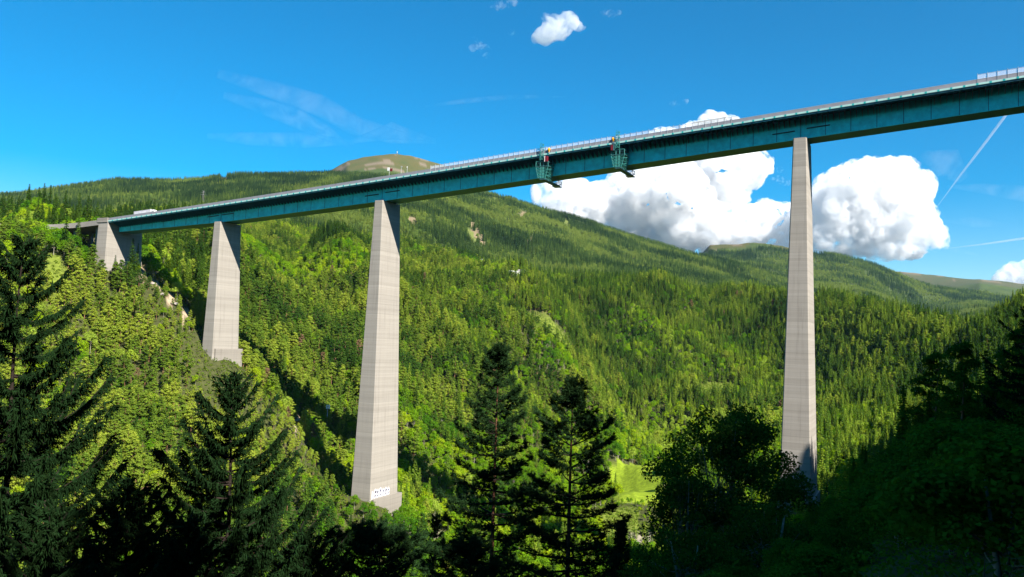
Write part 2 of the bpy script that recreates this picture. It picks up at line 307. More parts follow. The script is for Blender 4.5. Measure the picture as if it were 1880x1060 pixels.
# ------------------------------------------------------------------ land cover (world positions kept on the terrain itself)
# px, py, half width, half height, nearest and farthest range, kind
CLEAR = [(1172, 884, 66, 44, 540, 720, 'meadow'), (487, 441, 30, 13, 700, 1150, 'meadow'), (95, 520, 24, 50, 380, 560, 'shrub'),
 (1690, 574, 17, 14, 600, 880, 'meadow'), (1725, 640, 34, 24, 560, 800, 'shrub'), (1650, 690, 28, 10, 560, 800, 'rock'), (1570, 680, 16, 8, 700, 960, 'rock'),
 (1318, 716, 44, 13, 950, 1200, 'shrub'), (1040, 600, 20, 10, 700, 1000, 'shrub'),
 (262, 500, 9, 11, 440, 570, 'rock'), (285, 524, 8, 10, 440, 570, 'rock'), (312, 548, 8, 9, 440, 570, 'rock'), (342, 578, 9, 9, 440, 570, 'rock'), (548, 782, 9, 16, 400, 520, 'rock'), (520, 735, 7, 12, 400, 520, 'rock'),
 (862, 424, 7, 12, 1300, 3300, 'meadow'), (870, 436, 8, 12, 1300, 3300, 'meadow'), (868, 416, 5, 8, 1300, 3300, 'rock'), (876, 428, 5, 9, 1300, 3300, 'rock'), (883, 440, 5, 9, 1300, 3300, 'rock'), (888, 450, 4, 7, 1300, 3300, 'rock'), (757, 409, 8, 10, 1300, 3300, 'rock'), (1040, 409, 4, 9, 1300, 3300, 'meadow'), (915, 365, 22, 4, 1300, 3300, 'meadow'),
 (975, 441, 8, 4, 1300, 3300, 'rock'), (960, 395, 7, 5, 1300, 3300, 'rock'), (412, 329, 7, 5, 1300, 3600, 'rock'), (790, 406, 8, 4, 1300, 3300, 'meadow'), (640, 318, 22, 5, 1300, 3600, 'meadow'), (950, 505, 26, 5, 850, 1600, 'meadow'), (885, 489, 14, 4, 850, 1600, 'meadow'),
 (805, 1000, 14, 26, 380, 520, 'gravel'), (1172, 990, 26, 20, 380, 560, 'gravel'), (800, 938, 14, 10, 400, 560, 'shrub'), (1240, 930, 30, 60, 380, 640, 'shrub'), (1130, 960, 60, 30, 400, 560, 'shrub')]
for k in range(7):
    CLEAR.append((962+k*20, 572+k*13, 20, 17, 640, 1000, 'shrub'))
def cover(x, y, zz):
    """index of the clearing a ground point lies in, or -1"""
    u, v = proj(np.stack([x, y, zz], -1)); r = np.hypot(x, y); out = np.full(len(x), -1)
    r = np.hypot(x, y); wob = 1+np.where(r > 1300, 1.9, .9)*(fbm(x/np.where(r > 1300, 45, 14), y/np.where(r > 1300, 45, 14), 4, 5)-.5)*2
    for i, (a, b, rx, ry, r0_, r1, k) in enumerate(CLEAR):
        m = (((u-a)/rx)**2+((v-b)/ry)**2 < wob) & (r > r0_) & (r < r1) & (y > 0); out[m] = i
    return out
GV = np.stack([XG, YG, T], -1).reshape(-1, 3)
nA = len(AZ); idx = np.arange(nA*NR).reshape(nA, NR)
GF = np.stack([idx[:-1, :-1], idx[1:, :-1], idx[1:, 1:], idx[:-1, 1:]], -1).reshape(-1, 4)[:, ::-1]
# close the full turn
last = np.stack([idx[-1, :-1], idx[0, :-1], idx[0, 1:], idx[-1, 1:]], -1).reshape(-1, 4)[:, ::-1]
GF = np.concatenate([GF, last])
gr = np.hypot(GV[:, 0], GV[:, 1]); cov = cover(GV[:, 0], GV[:, 1], GV[:, 2])
COL = {'floor': (.055, .062, .022), 'meadow': (.20, .28, .018), 'shrub': (.13, .17, .025), 'rock': (.40, .31, .22), 'gravel': (.32, .28, .22)}
gc = np.tile(np.array(COL['floor']), (len(GV), 1))
n1 = fbm(GV[:, 0]/90, GV[:, 1]/90, 4, 21)[:, None]
far = np.clip((gr-1250)/300, 0, 1)[:, None]; gc = gc*(1-far)+far*(np.array((.035, .06, .015))*(1-n1)+np.array((.075, .10, .022))*n1)
n2 = fbm(GV[:, 0]/260, GV[:, 1]/260, 5, 33)
alp = ((gr > 5000) & (GV[:, 2] > np.where(gr < 7200, 640, 300)+260*(n2-.5)) | ((gr > 5500) & (gr < 7200) & (GV[:, 2] > 1120+250*(n2-.5)) & (GV[:, 0] < 0)))
alp &= ~((GV[:, 0] < 0) & (GV[:, 2] < 1080+200*(n2-.5)))
n3 = fbm(GV[:, 0]/110, GV[:, 1]/110, 5, 41)[:, None]
gc[alp] = (np.array((.045, .07, .014))*(1-n3)+np.array((.125, .09, .034))*n3)[alp]
fr_ = alp & (gr > 7200); gc[fr_] = (np.array((.05, .075, .03))*(1-n3)+np.array((.10, .088, .045))*n3)[fr_]
roc = alp & ((n3[:, 0] > .66) | ((gr > 7800) & (GV[:, 0] < 4500) & (n3[:, 0] > .55))); gc[roc] = (.17, .135, .095)
for i, c in enumerate(CLEAR): gc[cov == i] = (.13, .16, .04) if (c[6] == 'meadow' and c[4] > 1200) else ((.21, .165, .10) if c[4] > 1200 else COL[c[6]])
gm = mesh_np('terrain', GV, GF, [], True)
ca = gm.color_attributes.new('cover', 'FLOAT_COLOR', 'POINT'); ca.data.foreach_set('color', np.concatenate([gc, np.ones((len(gc), 1))], 1).astype(np.float32).ravel())
m, nt, out = mat('terrain_soil'); b = N(nt, 'ShaderNodeBsdfPrincipled'); b.inputs['Roughness'].default_value = .95; b.inputs['Specular IOR Level'].default_value = .1
at = N(nt, 'ShaderNodeAttribute', attribute_name='cover'); tc = N(nt, 'ShaderNodeTexCoord'); no = N(nt, 'ShaderNodeTexNoise', i_Scale=.35, i_Detail=8.0, i_Roughness=.7)
nt.links.new(tc.outputs['Object'], no.inputs['Vector']); rp = ramp(nt, [(.3, (.55, .55, .55)), (.7, (1.4, 1.35, 1.2))], no.outputs[0])
nt.links.new(mix(nt, 1.0, at.outputs['Color'], rp.outputs[0], 'MULTIPLY'), b.inputs['Base Color'])
bp = N(nt, 'ShaderNodeBump', i_Strength=.6, i_Distance=.6); nt.links.new(no.outputs[0], bp.inputs['Height']); nt.links.new(bp.outputs[0], b.inputs['Normal']); nt.links.new(b.outputs[0], out.inputs[0])
gm.materials.append(m); go = link(bpy.data.objects.new('terrain', gm)); tag(go, kind='structure')
# ------------------------------------------------------------------ tree prototypes
def frames(n, g):
    n = n/np.linalg.norm(n, axis=1, keepdims=True); t = np.cross(n, g.normal(size=n.shape)); t /= np.linalg.norm(t, axis=1, keepdims=True)+1e-9
    return n, t, np.cross(n, t)
def diamonds(P, Nn, a, b, g, jit=.35, along=None):
    n = Nn/(np.linalg.norm(Nn, axis=1, keepdims=True)+1e-9)+g.normal(size=Nn.shape)*jit
    n, t, bt = frames(n, g)
    if along is not None:
        t = along+g.normal(size=along.shape)*.2; t /= np.linalg.norm(t, axis=1, keepdims=True); bt = np.cross(n, t); bt /= np.linalg.norm(bt, axis=1, keepdims=True)+1e-9
    s = (.7+.6*g.random((len(P), 1)))
    V = np.stack([P-t*a*s, P+bt*b*s+t*a*s*.25, P+t*a*s, P-bt*b*s+t*a*s*.25], 1).reshape(-1, 3)
    return V, np.arange(len(V)).reshape(-1, 4)
def cones(A, Bp, r0_, g):
    d = Bp-A; L = np.linalg.norm(d, axis=1, keepdims=True)+1e-9; d = d/L; n, t, bt = frames(d, g)
    r0_ = np.broadcast_to(np.asarray(r0_, float).reshape(-1, 1), (len(A), 1))
    vs = [A+(t*math.cos(k*2.0944)+bt*math.sin(k*2.0944))*r0_ for k in range(3)]+[Bp]
    V = np.stack(vs, 1).reshape(-1, 3); i = np.arange(len(A))[:, None]*4
    F = np.concatenate([i+np.array([[0, 1, 3]]), i+np.array([[1, 2, 3]]), i+np.array([[2, 0, 3]])], 0)
    return V, F
def trunk_mb(H, r, n=6, g=None, top=.9, limbs=(), bend=.3):
    mb = MB(); ph = g.random()*6.28; pts = [(bend*math.sin(ph+2.2*k/6)*k/6, bend*math.cos(ph+1.7*k/6)*k/6, -1.2+(H*top+1.2)*k/6) for k in range(7)]
    mb.tube(pts, [r*(1.12-k/6*.95) for k in range(7)], n)
    for (h, e) in limbs: mb.tube([(0, 0, h), ((e[0])*.5, e[1]*.5, h+(e[2]-h)*.35), e], [r*.35, r*.25, r*.1], 4, cap=False)
    return mb
def make_pine(seed, fine=1):
    g = np.random.default_rng(seed); H = 16; P = []; Nn = []; lim = []
    base = g.uniform(.18, .34); Rm = g.uniform(2.9, 4.0); nb = 44
    for i in range(nb):
        f = (i+g.random())/nb; h = H*(base+(1-base)*f); rr_ = Rm*min(1, .55+1.2*f)*math.sqrt(max(.02, 1-f**2.2))
        a = g.random()*6.28; q = g.uniform(.35, .9)*rr_; c = np.array([q*math.cos(a), q*math.sin(a), h-.15*q])
        lim.append((h-.6, tuple(c))); pr = g.uniform(.85, 1.6)*(1-.35*f); n = int(62*fine**1.35)
        rho = np.sqrt(g.random(n)); th = g.random(n)*6.28
        p = np.stack([rho*np.cos(th)*pr, rho*np.sin(th)*pr, .42*(1-rho**2)*pr+g.normal(size=n)*.1-.12*rho], 1)
        P.append(c+p); Nn.append(np.stack([rho*np.cos(th)*.9, rho*np.sin(th)*.9, np.ones(n)*.8], 1))
    P = np.concatenate(P); Nn = np.concatenate(Nn)
    V, F = diamonds(P, Nn, .29/fine**.7, .165/fine**.7, g, .4)
    return mesh_np('crown', V, F, [M_pine]), trunk_mb(H, .2, 6, g, .9, lim[::3], .5), M_barkpine
def make_spruce(seed, fine=1):
    g = np.random.default_rng(seed); H = 20; P = []; Nn = []; Al = []; nl = int(26*fine**.5); Rm = g.uniform(2.3, 3.1); b0 = g.uniform(.08, .22)
    for i in range(nl):
        f = i/(nl-1); h = H*(b0+(1-b0)*f*.985); rr_ = Rm*(1-f)**.82+.12
        for k in range(9):
            a = k*.698+i*2.4+g.normal()*.2; L = rr_*g.uniform(.6, 1.12); m_ = max(3, int((5*L/1.6+2)*fine)); u = np.linspace(.12, 1, m_)
            zz = h-L*.42*u+L*.22*u**3+g.normal(size=m_)*.06; sw = g.normal(size=m_)*.16*L*.5
            P.append(np.stack([math.cos(a)*L*u-math.sin(a)*sw, math.sin(a)*L*u+math.cos(a)*sw, zz], 1))
            Nn.append(np.tile([math.cos(a)*.55, math.sin(a)*.55, .8], (m_, 1))); Al.append(np.tile([math.cos(a), math.sin(a), -.45], (m_, 1)))
    V, F = diamonds(np.concatenate(P), np.concatenate(Nn), .46/fine**.6, .2/fine**.6, g, .35, np.concatenate(Al))
    return mesh_np('crown', V, F, [M_spruce]), trunk_mb(H, .22, 6, g, .95, (), .15), M_bark
def make_broad(seed, fine=1):
    g = np.random.default_rng(seed); H = 12; P = []; Nn = []; lim = []; rx = g.uniform(2.8, 3.7); tall = g.uniform(.9, 1.25)
    for i in range(30):
        d = g.normal(size=3); d /= np.linalg.norm(d); d[2] = abs(d[2])*1.2-.45; q = g.uniform(.5, .88)
        c = np.array([d[0]*rx*q, d[1]*rx*q, 7+d[2]*4.6*q*tall]); pr = g.uniform(.9, 1.6); n = int(66*fine**1.35); lim.append((3.2+g.random()*3, tuple(c)))
        v = g.normal(size=(n, 3)); v /= np.linalg.norm(v, axis=1, keepdims=True); v[:, 2] = np.where(v[:, 2] < -.5, -v[:, 2], v[:, 2])
        P.append(c+v*pr*(.75+.35*g.random((n, 1)))*np.array([1, 1, .8])); Nn.append(v+np.array([0, 0, .35]))
    V, F = diamonds(np.concatenate(P), np.concatenate(Nn), .245/fine**.7, .19/fine**.7, g, .5)
    return mesh_np('crown', V, F, [M_broad]), trunk_mb(H, .19, 6, g, .7, lim[::3], .4), M_barkpale
H0 = {'pine': 16., 'spruce': 20., 'broad': 12.}
PROTO = {}
for kind, fn in (('pine', make_pine), ('spruce', make_spruce), ('broad', make_broad)):
    for v in range(3):
        cm, tm, bm = fn(100+v*7+len(kind)); PROTO[kind, v] = (cm, tm, bm)
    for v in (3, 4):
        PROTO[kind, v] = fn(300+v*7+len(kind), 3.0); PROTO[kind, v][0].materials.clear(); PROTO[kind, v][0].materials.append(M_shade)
def trunk_mesh(k):
    cm, tm, bm = PROTO[k]
    if isinstance(tm, MB):
        me = bpy.data.meshes.new('trunk'); me.from_pydata(tm.v, [], tm.f); me.materials.append(bm); me.polygons.foreach_set('use_smooth', [True]*len(me.polygons)); PROTO[k] = (cm, me, bm)
    return PROTO[k][1]
for k in PROTO: trunk_mesh(k)
# ------------------------------------------------------------------ where trees stand
def jgrid(x0, x1, y0, y1, s, g):
    xs, ys = np.meshgrid(np.arange(x0, x1, s), np.arange(y0, y1, s)); n = xs.size
    return xs.ravel()+(g.random(n)-.5)*s*.95, ys.ravel()+(g.random(n)-.5)*s*.95
g = np.random.default_rng(11)
APP = [tuple(pt(-198, 0)[:2]), (-262, 488), (-286, 490), (-311, 478), (-330, 448), (-338, 410)]
def near_bridge(x, y, m_=9, mt=13, foot=True):
    bad = np.zeros(len(x), bool)
    for s in (-108, 0, 198):
        c, a, t = axis(s); d = np.stack([x, y], -1)-c[0, :2]; da = d@a[0, :2]; dt = d@t[0, :2]
        bad |= (abs(da) < m_) & (abs(dt) < mt)
        if foot: bad |= (da > 0) & (da < 14) & (dt > -14) & (dt < 0)      # open ground on the camera side of each foot
    c, a, t = axis(-194); d = np.stack([x, y], -1)-c[0, :2]; da = d@a[0, :2]; dt = d@t[0, :2]
    bad |= (abs(da) < 9) & (abs(dt) < 17)
    for (ax_, ay_), (bx_, by_) in zip(APP[:-1], APP[1:]):          # carriageway of the approach
        d_ = np.array([bx_-ax_, by_-ay_]); L_ = np.hypot(*d_); d_ = d_/L_; q1 = (x-ax_)*d_[0]+(y-ay_)*d_[1]; q2 = -(x-ax_)*d_[1]+(y-ay_)*d_[0]; bad |= (q1 > -3) & (q1 < L_+3) & (abs(q2) < 13.5)
    return bad
X1, Y1 = jgrid(-760, 1000, 185, 1560, 4.7, g); az1 = np.arctan2(X1, Y1); r1 = np.hypot(X1, Y1)
k_ = (az1 > R(-38)) & (az1 < R(38)) & (r1 < 1560) & (r1 > 255) & ~((az1 > R(9)) & (r1 < 270)); X1, Y1, az1, r1 = X1[k_], Y1[k_], az1[k_], r1[k_]
Z1 = Zt(X1, Y1); cv = cover(X1, Y1, Z1)
keep = (cv < 0) & ~near_bridge(X1, Y1)
kindc = np.array([('m' if c < 0 else CLEAR[c][6][0]) for c in cv])
keep |= (kindc == 's') & (g.random(len(X1)) < .0)
X1, Y1, az1, r1, Z1 = X1[keep], Y1[keep], az1[keep], r1[keep], Z1[keep]
nz = fbm(X1/55, Y1/55, 3, 51); nz2 = fbm(X1/22, Y1/22, 3, 52); u_ = g.random(len(X1)); U1, V1 = proj(np.stack([X1, Y1, Z1+10], -1))
pb = np.clip((nz-.50)*3.8+.32, .08, .88); ps = np.full(len(X1), .10)
valley = np.clip((-58-Z1)/25, 0, 1); pb = np.maximum(pb, valley*.85)
spur = (U1 > 930) & (r1 > 930); ps = np.where(spur, .45, ps); pb = np.where(spur, pb*.7, pb)
rightside = (U1 > 1500); ps = np.where(rightside, .45, ps); pb = np.where(rightside, pb*.8, pb)
ridge = (U1 < 420) & (r1 > 560); ps = np.where(ridge, .5, ps)
darkrow = (U1 > 570) & (U1 < 700) & (r1 > 985) & (r1 < 1080); ps = np.where(darkrow, .97, ps); pb = np.where(darkrow, 0, pb)
left = (U1 < 640) & (r1 < 520); pb = np.where(left, pb*.45, pb)
kd = np.where(u_ < pb, 2, np.where(u_ < pb+ps, 1, 0))
kd = np.where(left & (kd == 1) & (g.random(len(kd)) < .45), 0, kd)
hs_ = np.array([15., 20., 11.5])[kd]*(.6+.68*g.random(len(kd)))*np.where(left, .88, 1)
hs_ = np.where(ridge, hs_*1.12, hs_); hs_ = np.where(rightside, hs_*1.15, hs_)
for s_ in (-108, 0, 198):
    q_ = pt(s_, 0); wq = ((X1-q_[0])*q_[1]-(Y1-q_[1])*q_[0])/math.hypot(q_[0], q_[1]); dq = math.hypot(q_[0], q_[1])-r1
    hs_ = np.where((abs(wq) < 15) & (dq > 0) & (dq < 60), np.minimum(hs_, 5+.05*dq+2.*g.random(len(hs_))), hs_)
nz3 = fbm(X1/150+3, Y1/150, 3, 57); tint = np.clip((nz2-.5)*1.5+(nz3-.5)*1.1+.5+g.normal(size=len(kd))*.17-np.where(spur, .03, 0), 0, .9); tint = np.where(darkrow, tint*.2, tint); tint = np.where(ridge & (kd == 1), tint*.4, tint); tint = np.where((kd == 0) & (g.random(len(kd)) < .006), 1., tint)
EDGE = np.array([(255, 524), (300, 515), (345, 500), (400, 474), (450, 465), (500, 455), (545, 449), (600, 432), (645, 412)], float)
re_ = np.interp(U1, EDGE[:, 0], EDGE[:, 1]); lowt = (U1 > 262) & (U1 < 640) & (r1 > re_-48) & (r1 < re_+8); hs_ = np.where(lowt, np.minimum(hs_*.5, 8.5), hs_)
mdt = (U1 > 1105) & (U1 < 1235) & (r1 > 430) & (r1 < 575); hs_ = np.where(mdt, np.minimum(hs_*.4, 4.5), hs_)
appt = (((U1 > 14) & (U1 < 84)) | ((U1 > 128) & (U1 < 150))) & (r1 > 500) & (r1 < 545); hs_ = np.where(appt, np.maximum(hs_, 16.5), hs_)
thin = (kd == 2) & (hs_ > 9) & (g.random(len(kd)) < .18)
# drop what no viewpoint near the camera can see
top = np.stack([X1, Y1, Z1+hs_], -1); ut, vt = proj(top); od = np.argsort(r1); line = np.full(560, 1400.); vis = np.zeros(len(r1), bool)
for i in od:
    bk = int(min(559, max(0, (ut[i]+180)/4)))
    if vt[i] < line[bk]+16*300/max(r1[i], 300)+4: vis[i] = True
    lo = vt[i]+.35*hs_[i]*FOC/r1[i]
    w_ = int(.12*hs_[i]*FOC/r1[i]/4)
    for q in range(max(0, bk-w_), min(560, bk+w_+1)):
        if lo < line[q]: line[q] = lo*.5+line[q]*.5 if line[q] < 1390 else lo
X1, Y1, Z1, r1, kd, hs_, tint = X1[vis & ~thin], Y1[vis & ~thin], Z1[vis & ~thin], r1[vis & ~thin], kd[vis & ~thin], hs_[vis & ~thin], tint[vis & ~thin]
pass
KN = ['pine', 'spruce', 'broad']
# near shaded slope on the right: finer trees
Xn, Yn = jgrid(-10, 190, 40, 300, 7.6, g); azn = np.arctan2(Xn, Yn); rn = np.hypot(Xn, Yn)
kk = (azn > R(11.5)) & (azn < R(38)) & (rn > 62) & (rn < 290) & ~((azn < R(20.5)) & (rn > 150)) & ~((azn < R(24)) & (rn > 205)); Xn, Yn, rn, azn = Xn[kk], Yn[kk], rn[kk], azn[kk]
un = g.random(len(Xn)); kn = np.where(un < .58, 2, np.where(un < .88, 1, 0)); hn = np.array([13., 15.5, 10.5])[kn]*(.7+.5*g.random(len(kn)))
Zn = Zt(Xn, Yn)
# keep the crowns below the line the photograph shows for this slope
LIM = np.interp(proj(np.stack([Xn, Yn, Zn], -1))[0], [1150, 1300, 1440, 1500, 1560, 1640, 1720, 1800, 1870, 2000], [1060, 1010, 960, 925, 850, 745, 680, 650, 610, 580])
zl = np.array([rr_*telev(a, l) for rr_, a, l in zip(rn, azn, LIM)])
hn = np.minimum(hn, (zl-Zn)*g.uniform(.55, 1.15, len(hn))); kk = hn > 3.2; Xn, Yn, Zn, rn, kn, hn = Xn[kk], Yn[kk], Zn[kk], rn[kk], kn[kk], hn[kk]; tn = np.clip(g.normal(size=len(Xn))*.22+.4, 0, .95)
pass
def zone(u, r, x):
    if r < 300 and u > 1150: return 'the dark shaded slope below the right pier'
    if u < 390 and r > 520: return 'the ridge beside the left end of the bridge'
    if u < 400: return 'the steep sunny slope left of the short pier'
    if u < 640: return 'the slope between short and middle piers'
    if u < 770: return 'the ground below the tall middle pier'
    if u < 1160: return 'the valley side right of the middle pier'
    if u < 1430: return 'the bright valley floor left of the right pier'
    return 'the sunlit hillside right of the right pier'
LOOK = {'pine': 'bushy olive-green pine with layered crown', 'spruce': 'slim dark green pointed spruce', 'broad': 'rounded bright green leafy tree'}
NAME = {'pine': 'pine_tree', 'spruce': 'spruce_tree', 'broad': 'leafy_tree'}
def plant(kind, var, x, y, zz, h, tnt, label, group, squash=1.0):
    o = bpy.data.objects.new(NAME[kind], None); C.objects.link(o); sc = h/H0[kind]
    o.location = (x, y, zz); o.scale = (sc*squash, sc*squash, sc); o.rotation_euler.z = float(g.random()*6.28)
    tag(o, label, 'tree', group)
    for nm, me in (('crown', PROTO[kind, var][0]), ('trunk', PROTO[kind, var][1])):
        c = bpy.data.objects.new(nm, me); C.objects.link(c); c.parent = o; c['tint'] = float(tnt)
    return o
FIRST = {}
used = np.zeros(len(X1), bool)
sq = (np.array([1., 1., 1.])[kd])
for ki in range(3):
    nn = int((kn == ki).sum()); budget = 296-nn
    ut, vt = proj(np.stack([X1, Y1, Z1+hs_*.7], -1))
    c = np.nonzero((kd == ki) & (ut > 5) & (ut < 1875) & (vt < 1045))[0]; c = c[np.argsort(-(hs_[c]/r1[c]))][:budget]
    for i in c:
        used[i] = True; ph = zone(ut[i], r1[i], X1[i]); k = KN[ki]; v = int(g.integers(3))
        o = plant(k, v, X1[i], Y1[i], Z1[i], hs_[i], tint[i], f'{LOOK[k]} on {ph}', f'{NAME[k].replace("_", " ")}s on {ph}')
        FIRST.setdefault((k, v), o)
for i in range(len(Xn)):
    k = KN[kn[i]]; u, v_ = proj(np.array([Xn[i], Yn[i], Zn[i]])); ph = zone(u, rn[i], Xn[i])
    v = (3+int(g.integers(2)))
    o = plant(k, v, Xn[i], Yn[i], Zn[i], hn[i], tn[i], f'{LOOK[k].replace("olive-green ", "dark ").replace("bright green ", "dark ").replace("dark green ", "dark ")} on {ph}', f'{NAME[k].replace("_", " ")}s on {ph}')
    FIRST.setdefault((k, v), o)
# ------------------------------------------------------------------ the rest of the woods: one stuff object per kind
def scatter(name, P, var, sc, rot, tnt, kind, label, vs, trunks=True, leaf=None):
    me = bpy.data.meshes.new(name); me.vertices.add(len(P)); me.vertices.foreach_set('co', np.asarray(P, np.float32).ravel())
    for nm, ty, d in (('variant', 'INT', var), ('size', 'FLOAT', sc), ('turn', 'FLOAT', rot), ('tint', 'FLOAT', tnt)):
        a = me.attributes.new(nm, ty, 'POINT'); a.data.foreach_set('value', np.asarray(d, np.int32 if ty == 'INT' else np.float32))
    me.update(); o = link(bpy.data.objects.new(name, me)); tag(o, label, 'forest', kind='stuff')
    ng = bpy.data.node_groups.new(name, 'GeometryNodeTree'); ng.interface.new_socket('Geometry', in_out='INPUT', socket_type='NodeSocketGeometry'); ng.interface.new_socket('Geometry', in_out='OUTPUT', socket_type='NodeSocketGeometry')
    gi = ng.nodes.new('NodeGroupInput'); go_ = ng.nodes.new('NodeGroupOutput'); J = ng.nodes.new('GeometryNodeJoinGeometry')
    def attr(nm, ty): n = ng.nodes.new('GeometryNodeInputNamedAttribute'); n.data_type = ty; n.inputs[0].default_value = nm; return n.outputs[0]
    va = attr('variant', 'INT'); sa = attr('size', 'FLOAT'); ra = attr('turn', 'FLOAT')
    cx = ng.nodes.new('ShaderNodeCombineXYZ'); ng.links.new(ra, cx.inputs[2])
    for v in vs:
        src = FIRST[kind, v]; ip = ng.nodes.new('GeometryNodeInstanceOnPoints'); cmp = ng.nodes.new('FunctionNodeCompare'); cmp.data_type = 'INT'; cmp.operation = 'EQUAL'
        ins = [s for s in cmp.inputs if s.type == 'INT']; ng.links.new(va, ins[0]); ins[1].default_value = v; ng.links.new(cmp.outputs[0], ip.inputs['Selection'])
        jj = ng.nodes.new('GeometryNodeJoinGeometry')
        for ch in src.children:
            if ch.name.startswith('trunk') and not trunks: continue
            oi = ng.nodes.new('GeometryNodeObjectInfo'); oi.transform_space = 'ORIGINAL'; oi.inputs[0].default_value = ch; ng.links.new(oi.outputs['Geometry'], jj.inputs[0])
        if leaf is not None:
            sm = ng.nodes.new('GeometryNodeSetMaterial'); sm.inputs['Material'].default_value = leaf; ng.links.new(jj.outputs[0], sm.inputs[0]); ng.links.new(sm.outputs[0], ip.inputs['Instance'])
        else: ng.links.new(jj.outputs[0], ip.inputs['Instance'])
        ng.links.new(gi.outputs[0], ip.inputs['Points']); ng.links.new(sa, ip.inputs['Scale']); ng.links.new(cx.outputs[0], ip.inputs['Rotation'])
        ng.links.new(ip.outputs[0], J.inputs[0])
    ng.links.new(J.outputs[0], go_.inputs[0]); md = o.modifiers.new('scatter', 'NODES'); md.node_group = ng
    return o
# unseen wooded hillside behind the camera and right of the frame, which shades the foreground
Xs, Ys = jgrid(-120, 420, -330, 330, 6.0, g); azs = np.arctan2(Xs, Ys); rs_ = np.hypot(Xs, Ys)
ks = ((azs > R(41)) | (azs < R(-150))) & (rs_ > 9) & ((rs_ > 34) | (azs > R(70)) | (azs < 0)) & (rs_ < 335); Xs, Ys, rs_ = Xs[ks], Ys[ks], rs_[ks]
ks = ~((abs((Xs-0)*.6-(Ys)*-.8) < 0)); Zs = Zt(Xs, Ys); kds = np.where(g.random(len(Xs)) < .6, 1, 2); hss = np.array([15., 22., 15.])[kds]*(.8+.4*g.random(len(Xs)))
fl = []
WOOD = {'pine': ('pine_forest', 'dense olive-green pine wood clothing the middle distance of the valley sides'), 'spruce': ('spruce_forest', 'dark green spruce wood clothing the spur and the middle distance'), 'broad': ('leafy_forest', 'bright green leafy wood filling the valley and middle distance')}
for ki in range(3):
    k = KN[ki]; m_ = (kd == ki) & ~used; ms = (kds == ki)
    x = np.concatenate([X1[m_], Xs[ms]]); y = np.concatenate([Y1[m_], Ys[ms]]); zz = np.concatenate([Z1[m_], Zs[ms]]); h = np.concatenate([hs_[m_], hss[ms]]); t_ = np.concatenate([tint[m_], np.full(ms.sum(), .4)])
    scatter(WOOD[k][0], np.stack([x, y, zz], -1), g.integers(0, 3, len(x)), h/H0[k], g.random(len(x))*6.28, t_, k, WOOD[k][1], (0, 1, 2))
# far mountain forest
P = []
for (r0_, r1_, sp) in ((1500, 2300, 8.0), (2300, 3750, 9.0), (4000, 5900, 13.0)):
    A0, A1 = (-.66, .62) if r0_ < 4000 else (.05, .68)
    n = int(.5*(r1_**2-r0_**2)*(A1-A0)/sp**2); a = A0+(A1-A0)*g.random(n); r_ = np.sqrt(r0_**2+(r1_**2-r0_**2)*g.random(n)); P.append(np.stack([r_*np.sin(a), r_*np.cos(a)], -1))
P = np.concatenate(P); Zf = Zt(P[:, 0], P[:, 1]); cvf = cover(P[:, 0], P[:, 1], Zf); rf = np.hypot(P[:, 0], P[:, 1]); n2f = fbm(P[:, 0]/260, P[:, 1]/260, 5, 33)
ok = (cvf < 0) & ~((rf > 4000) & (Zf > 600+220*(n2f-.5))) & ((fbm(P[:, 0]/70, P[:, 1]/70, 4, 71) < .66) | (g.random(len(P)) < .25))
uf, vf = proj(np.stack([P[:, 0], P[:, 1], Zf+15], -1)); ok &= (uf > -120) & (uf < 2000)
# terrain line of sight, coarse
azf = np.arctan2(P[:, 0], P[:, 1]); el = T/np.exp(LR)[None, :]; cm_ = np.maximum.accumulate(np.where(np.exp(LR)[None, :] > 250, el, -9), 1)
ii = np.clip(np.searchsorted(AZ, azf)-1, 0, len(AZ)-1); jj_ = np.clip(((np.log(rf)-LR[0])/(LR[1]-LR[0])).astype(int), 0, NR-1)
ok &= (Zf+22)/rf > cm_[ii, jj_]-.004
P, Zf, rf = P[ok], Zf[ok], rf[ok]; nf = fbm(P[:, 0]/130, P[:, 1]/130, 4, 81)
nb_ = fbm(P[:, 0]/400+7, P[:, 1]/400, 4, 83); tf = np.clip((nf-.5)*2.6+(nb_-.5)*1.0+.50+g.normal(size=len(P))*.17, 0, .98); kf = np.where((tf > .62) & (g.random(len(P)) < .55), 2, 1)
for ki, lab, nm in ((1, 'conifer forest of countless tiny trees covering the distant mountainsides', 'mountain_forest'), (2, 'paler leafy and larch patches within the distant mountain forest', 'mountain_leafy_forest')):
    m_ = kf == ki; h = np.array([16, 19., 13.])[ki]*(.75+.5*g.random(m_.sum()))*np.where(rf[m_] > 3900, 1.25, 1.08)
    scatter(nm, np.stack([P[m_, 0], P[m_, 1], Zf[m_]], -1), g.integers(0, 3, m_.sum()), h/H0[KN[ki]], g.random(m_.sum())*6.28, tf[m_], KN[ki], lab, (0, 1, 2), False, M_farleaf)
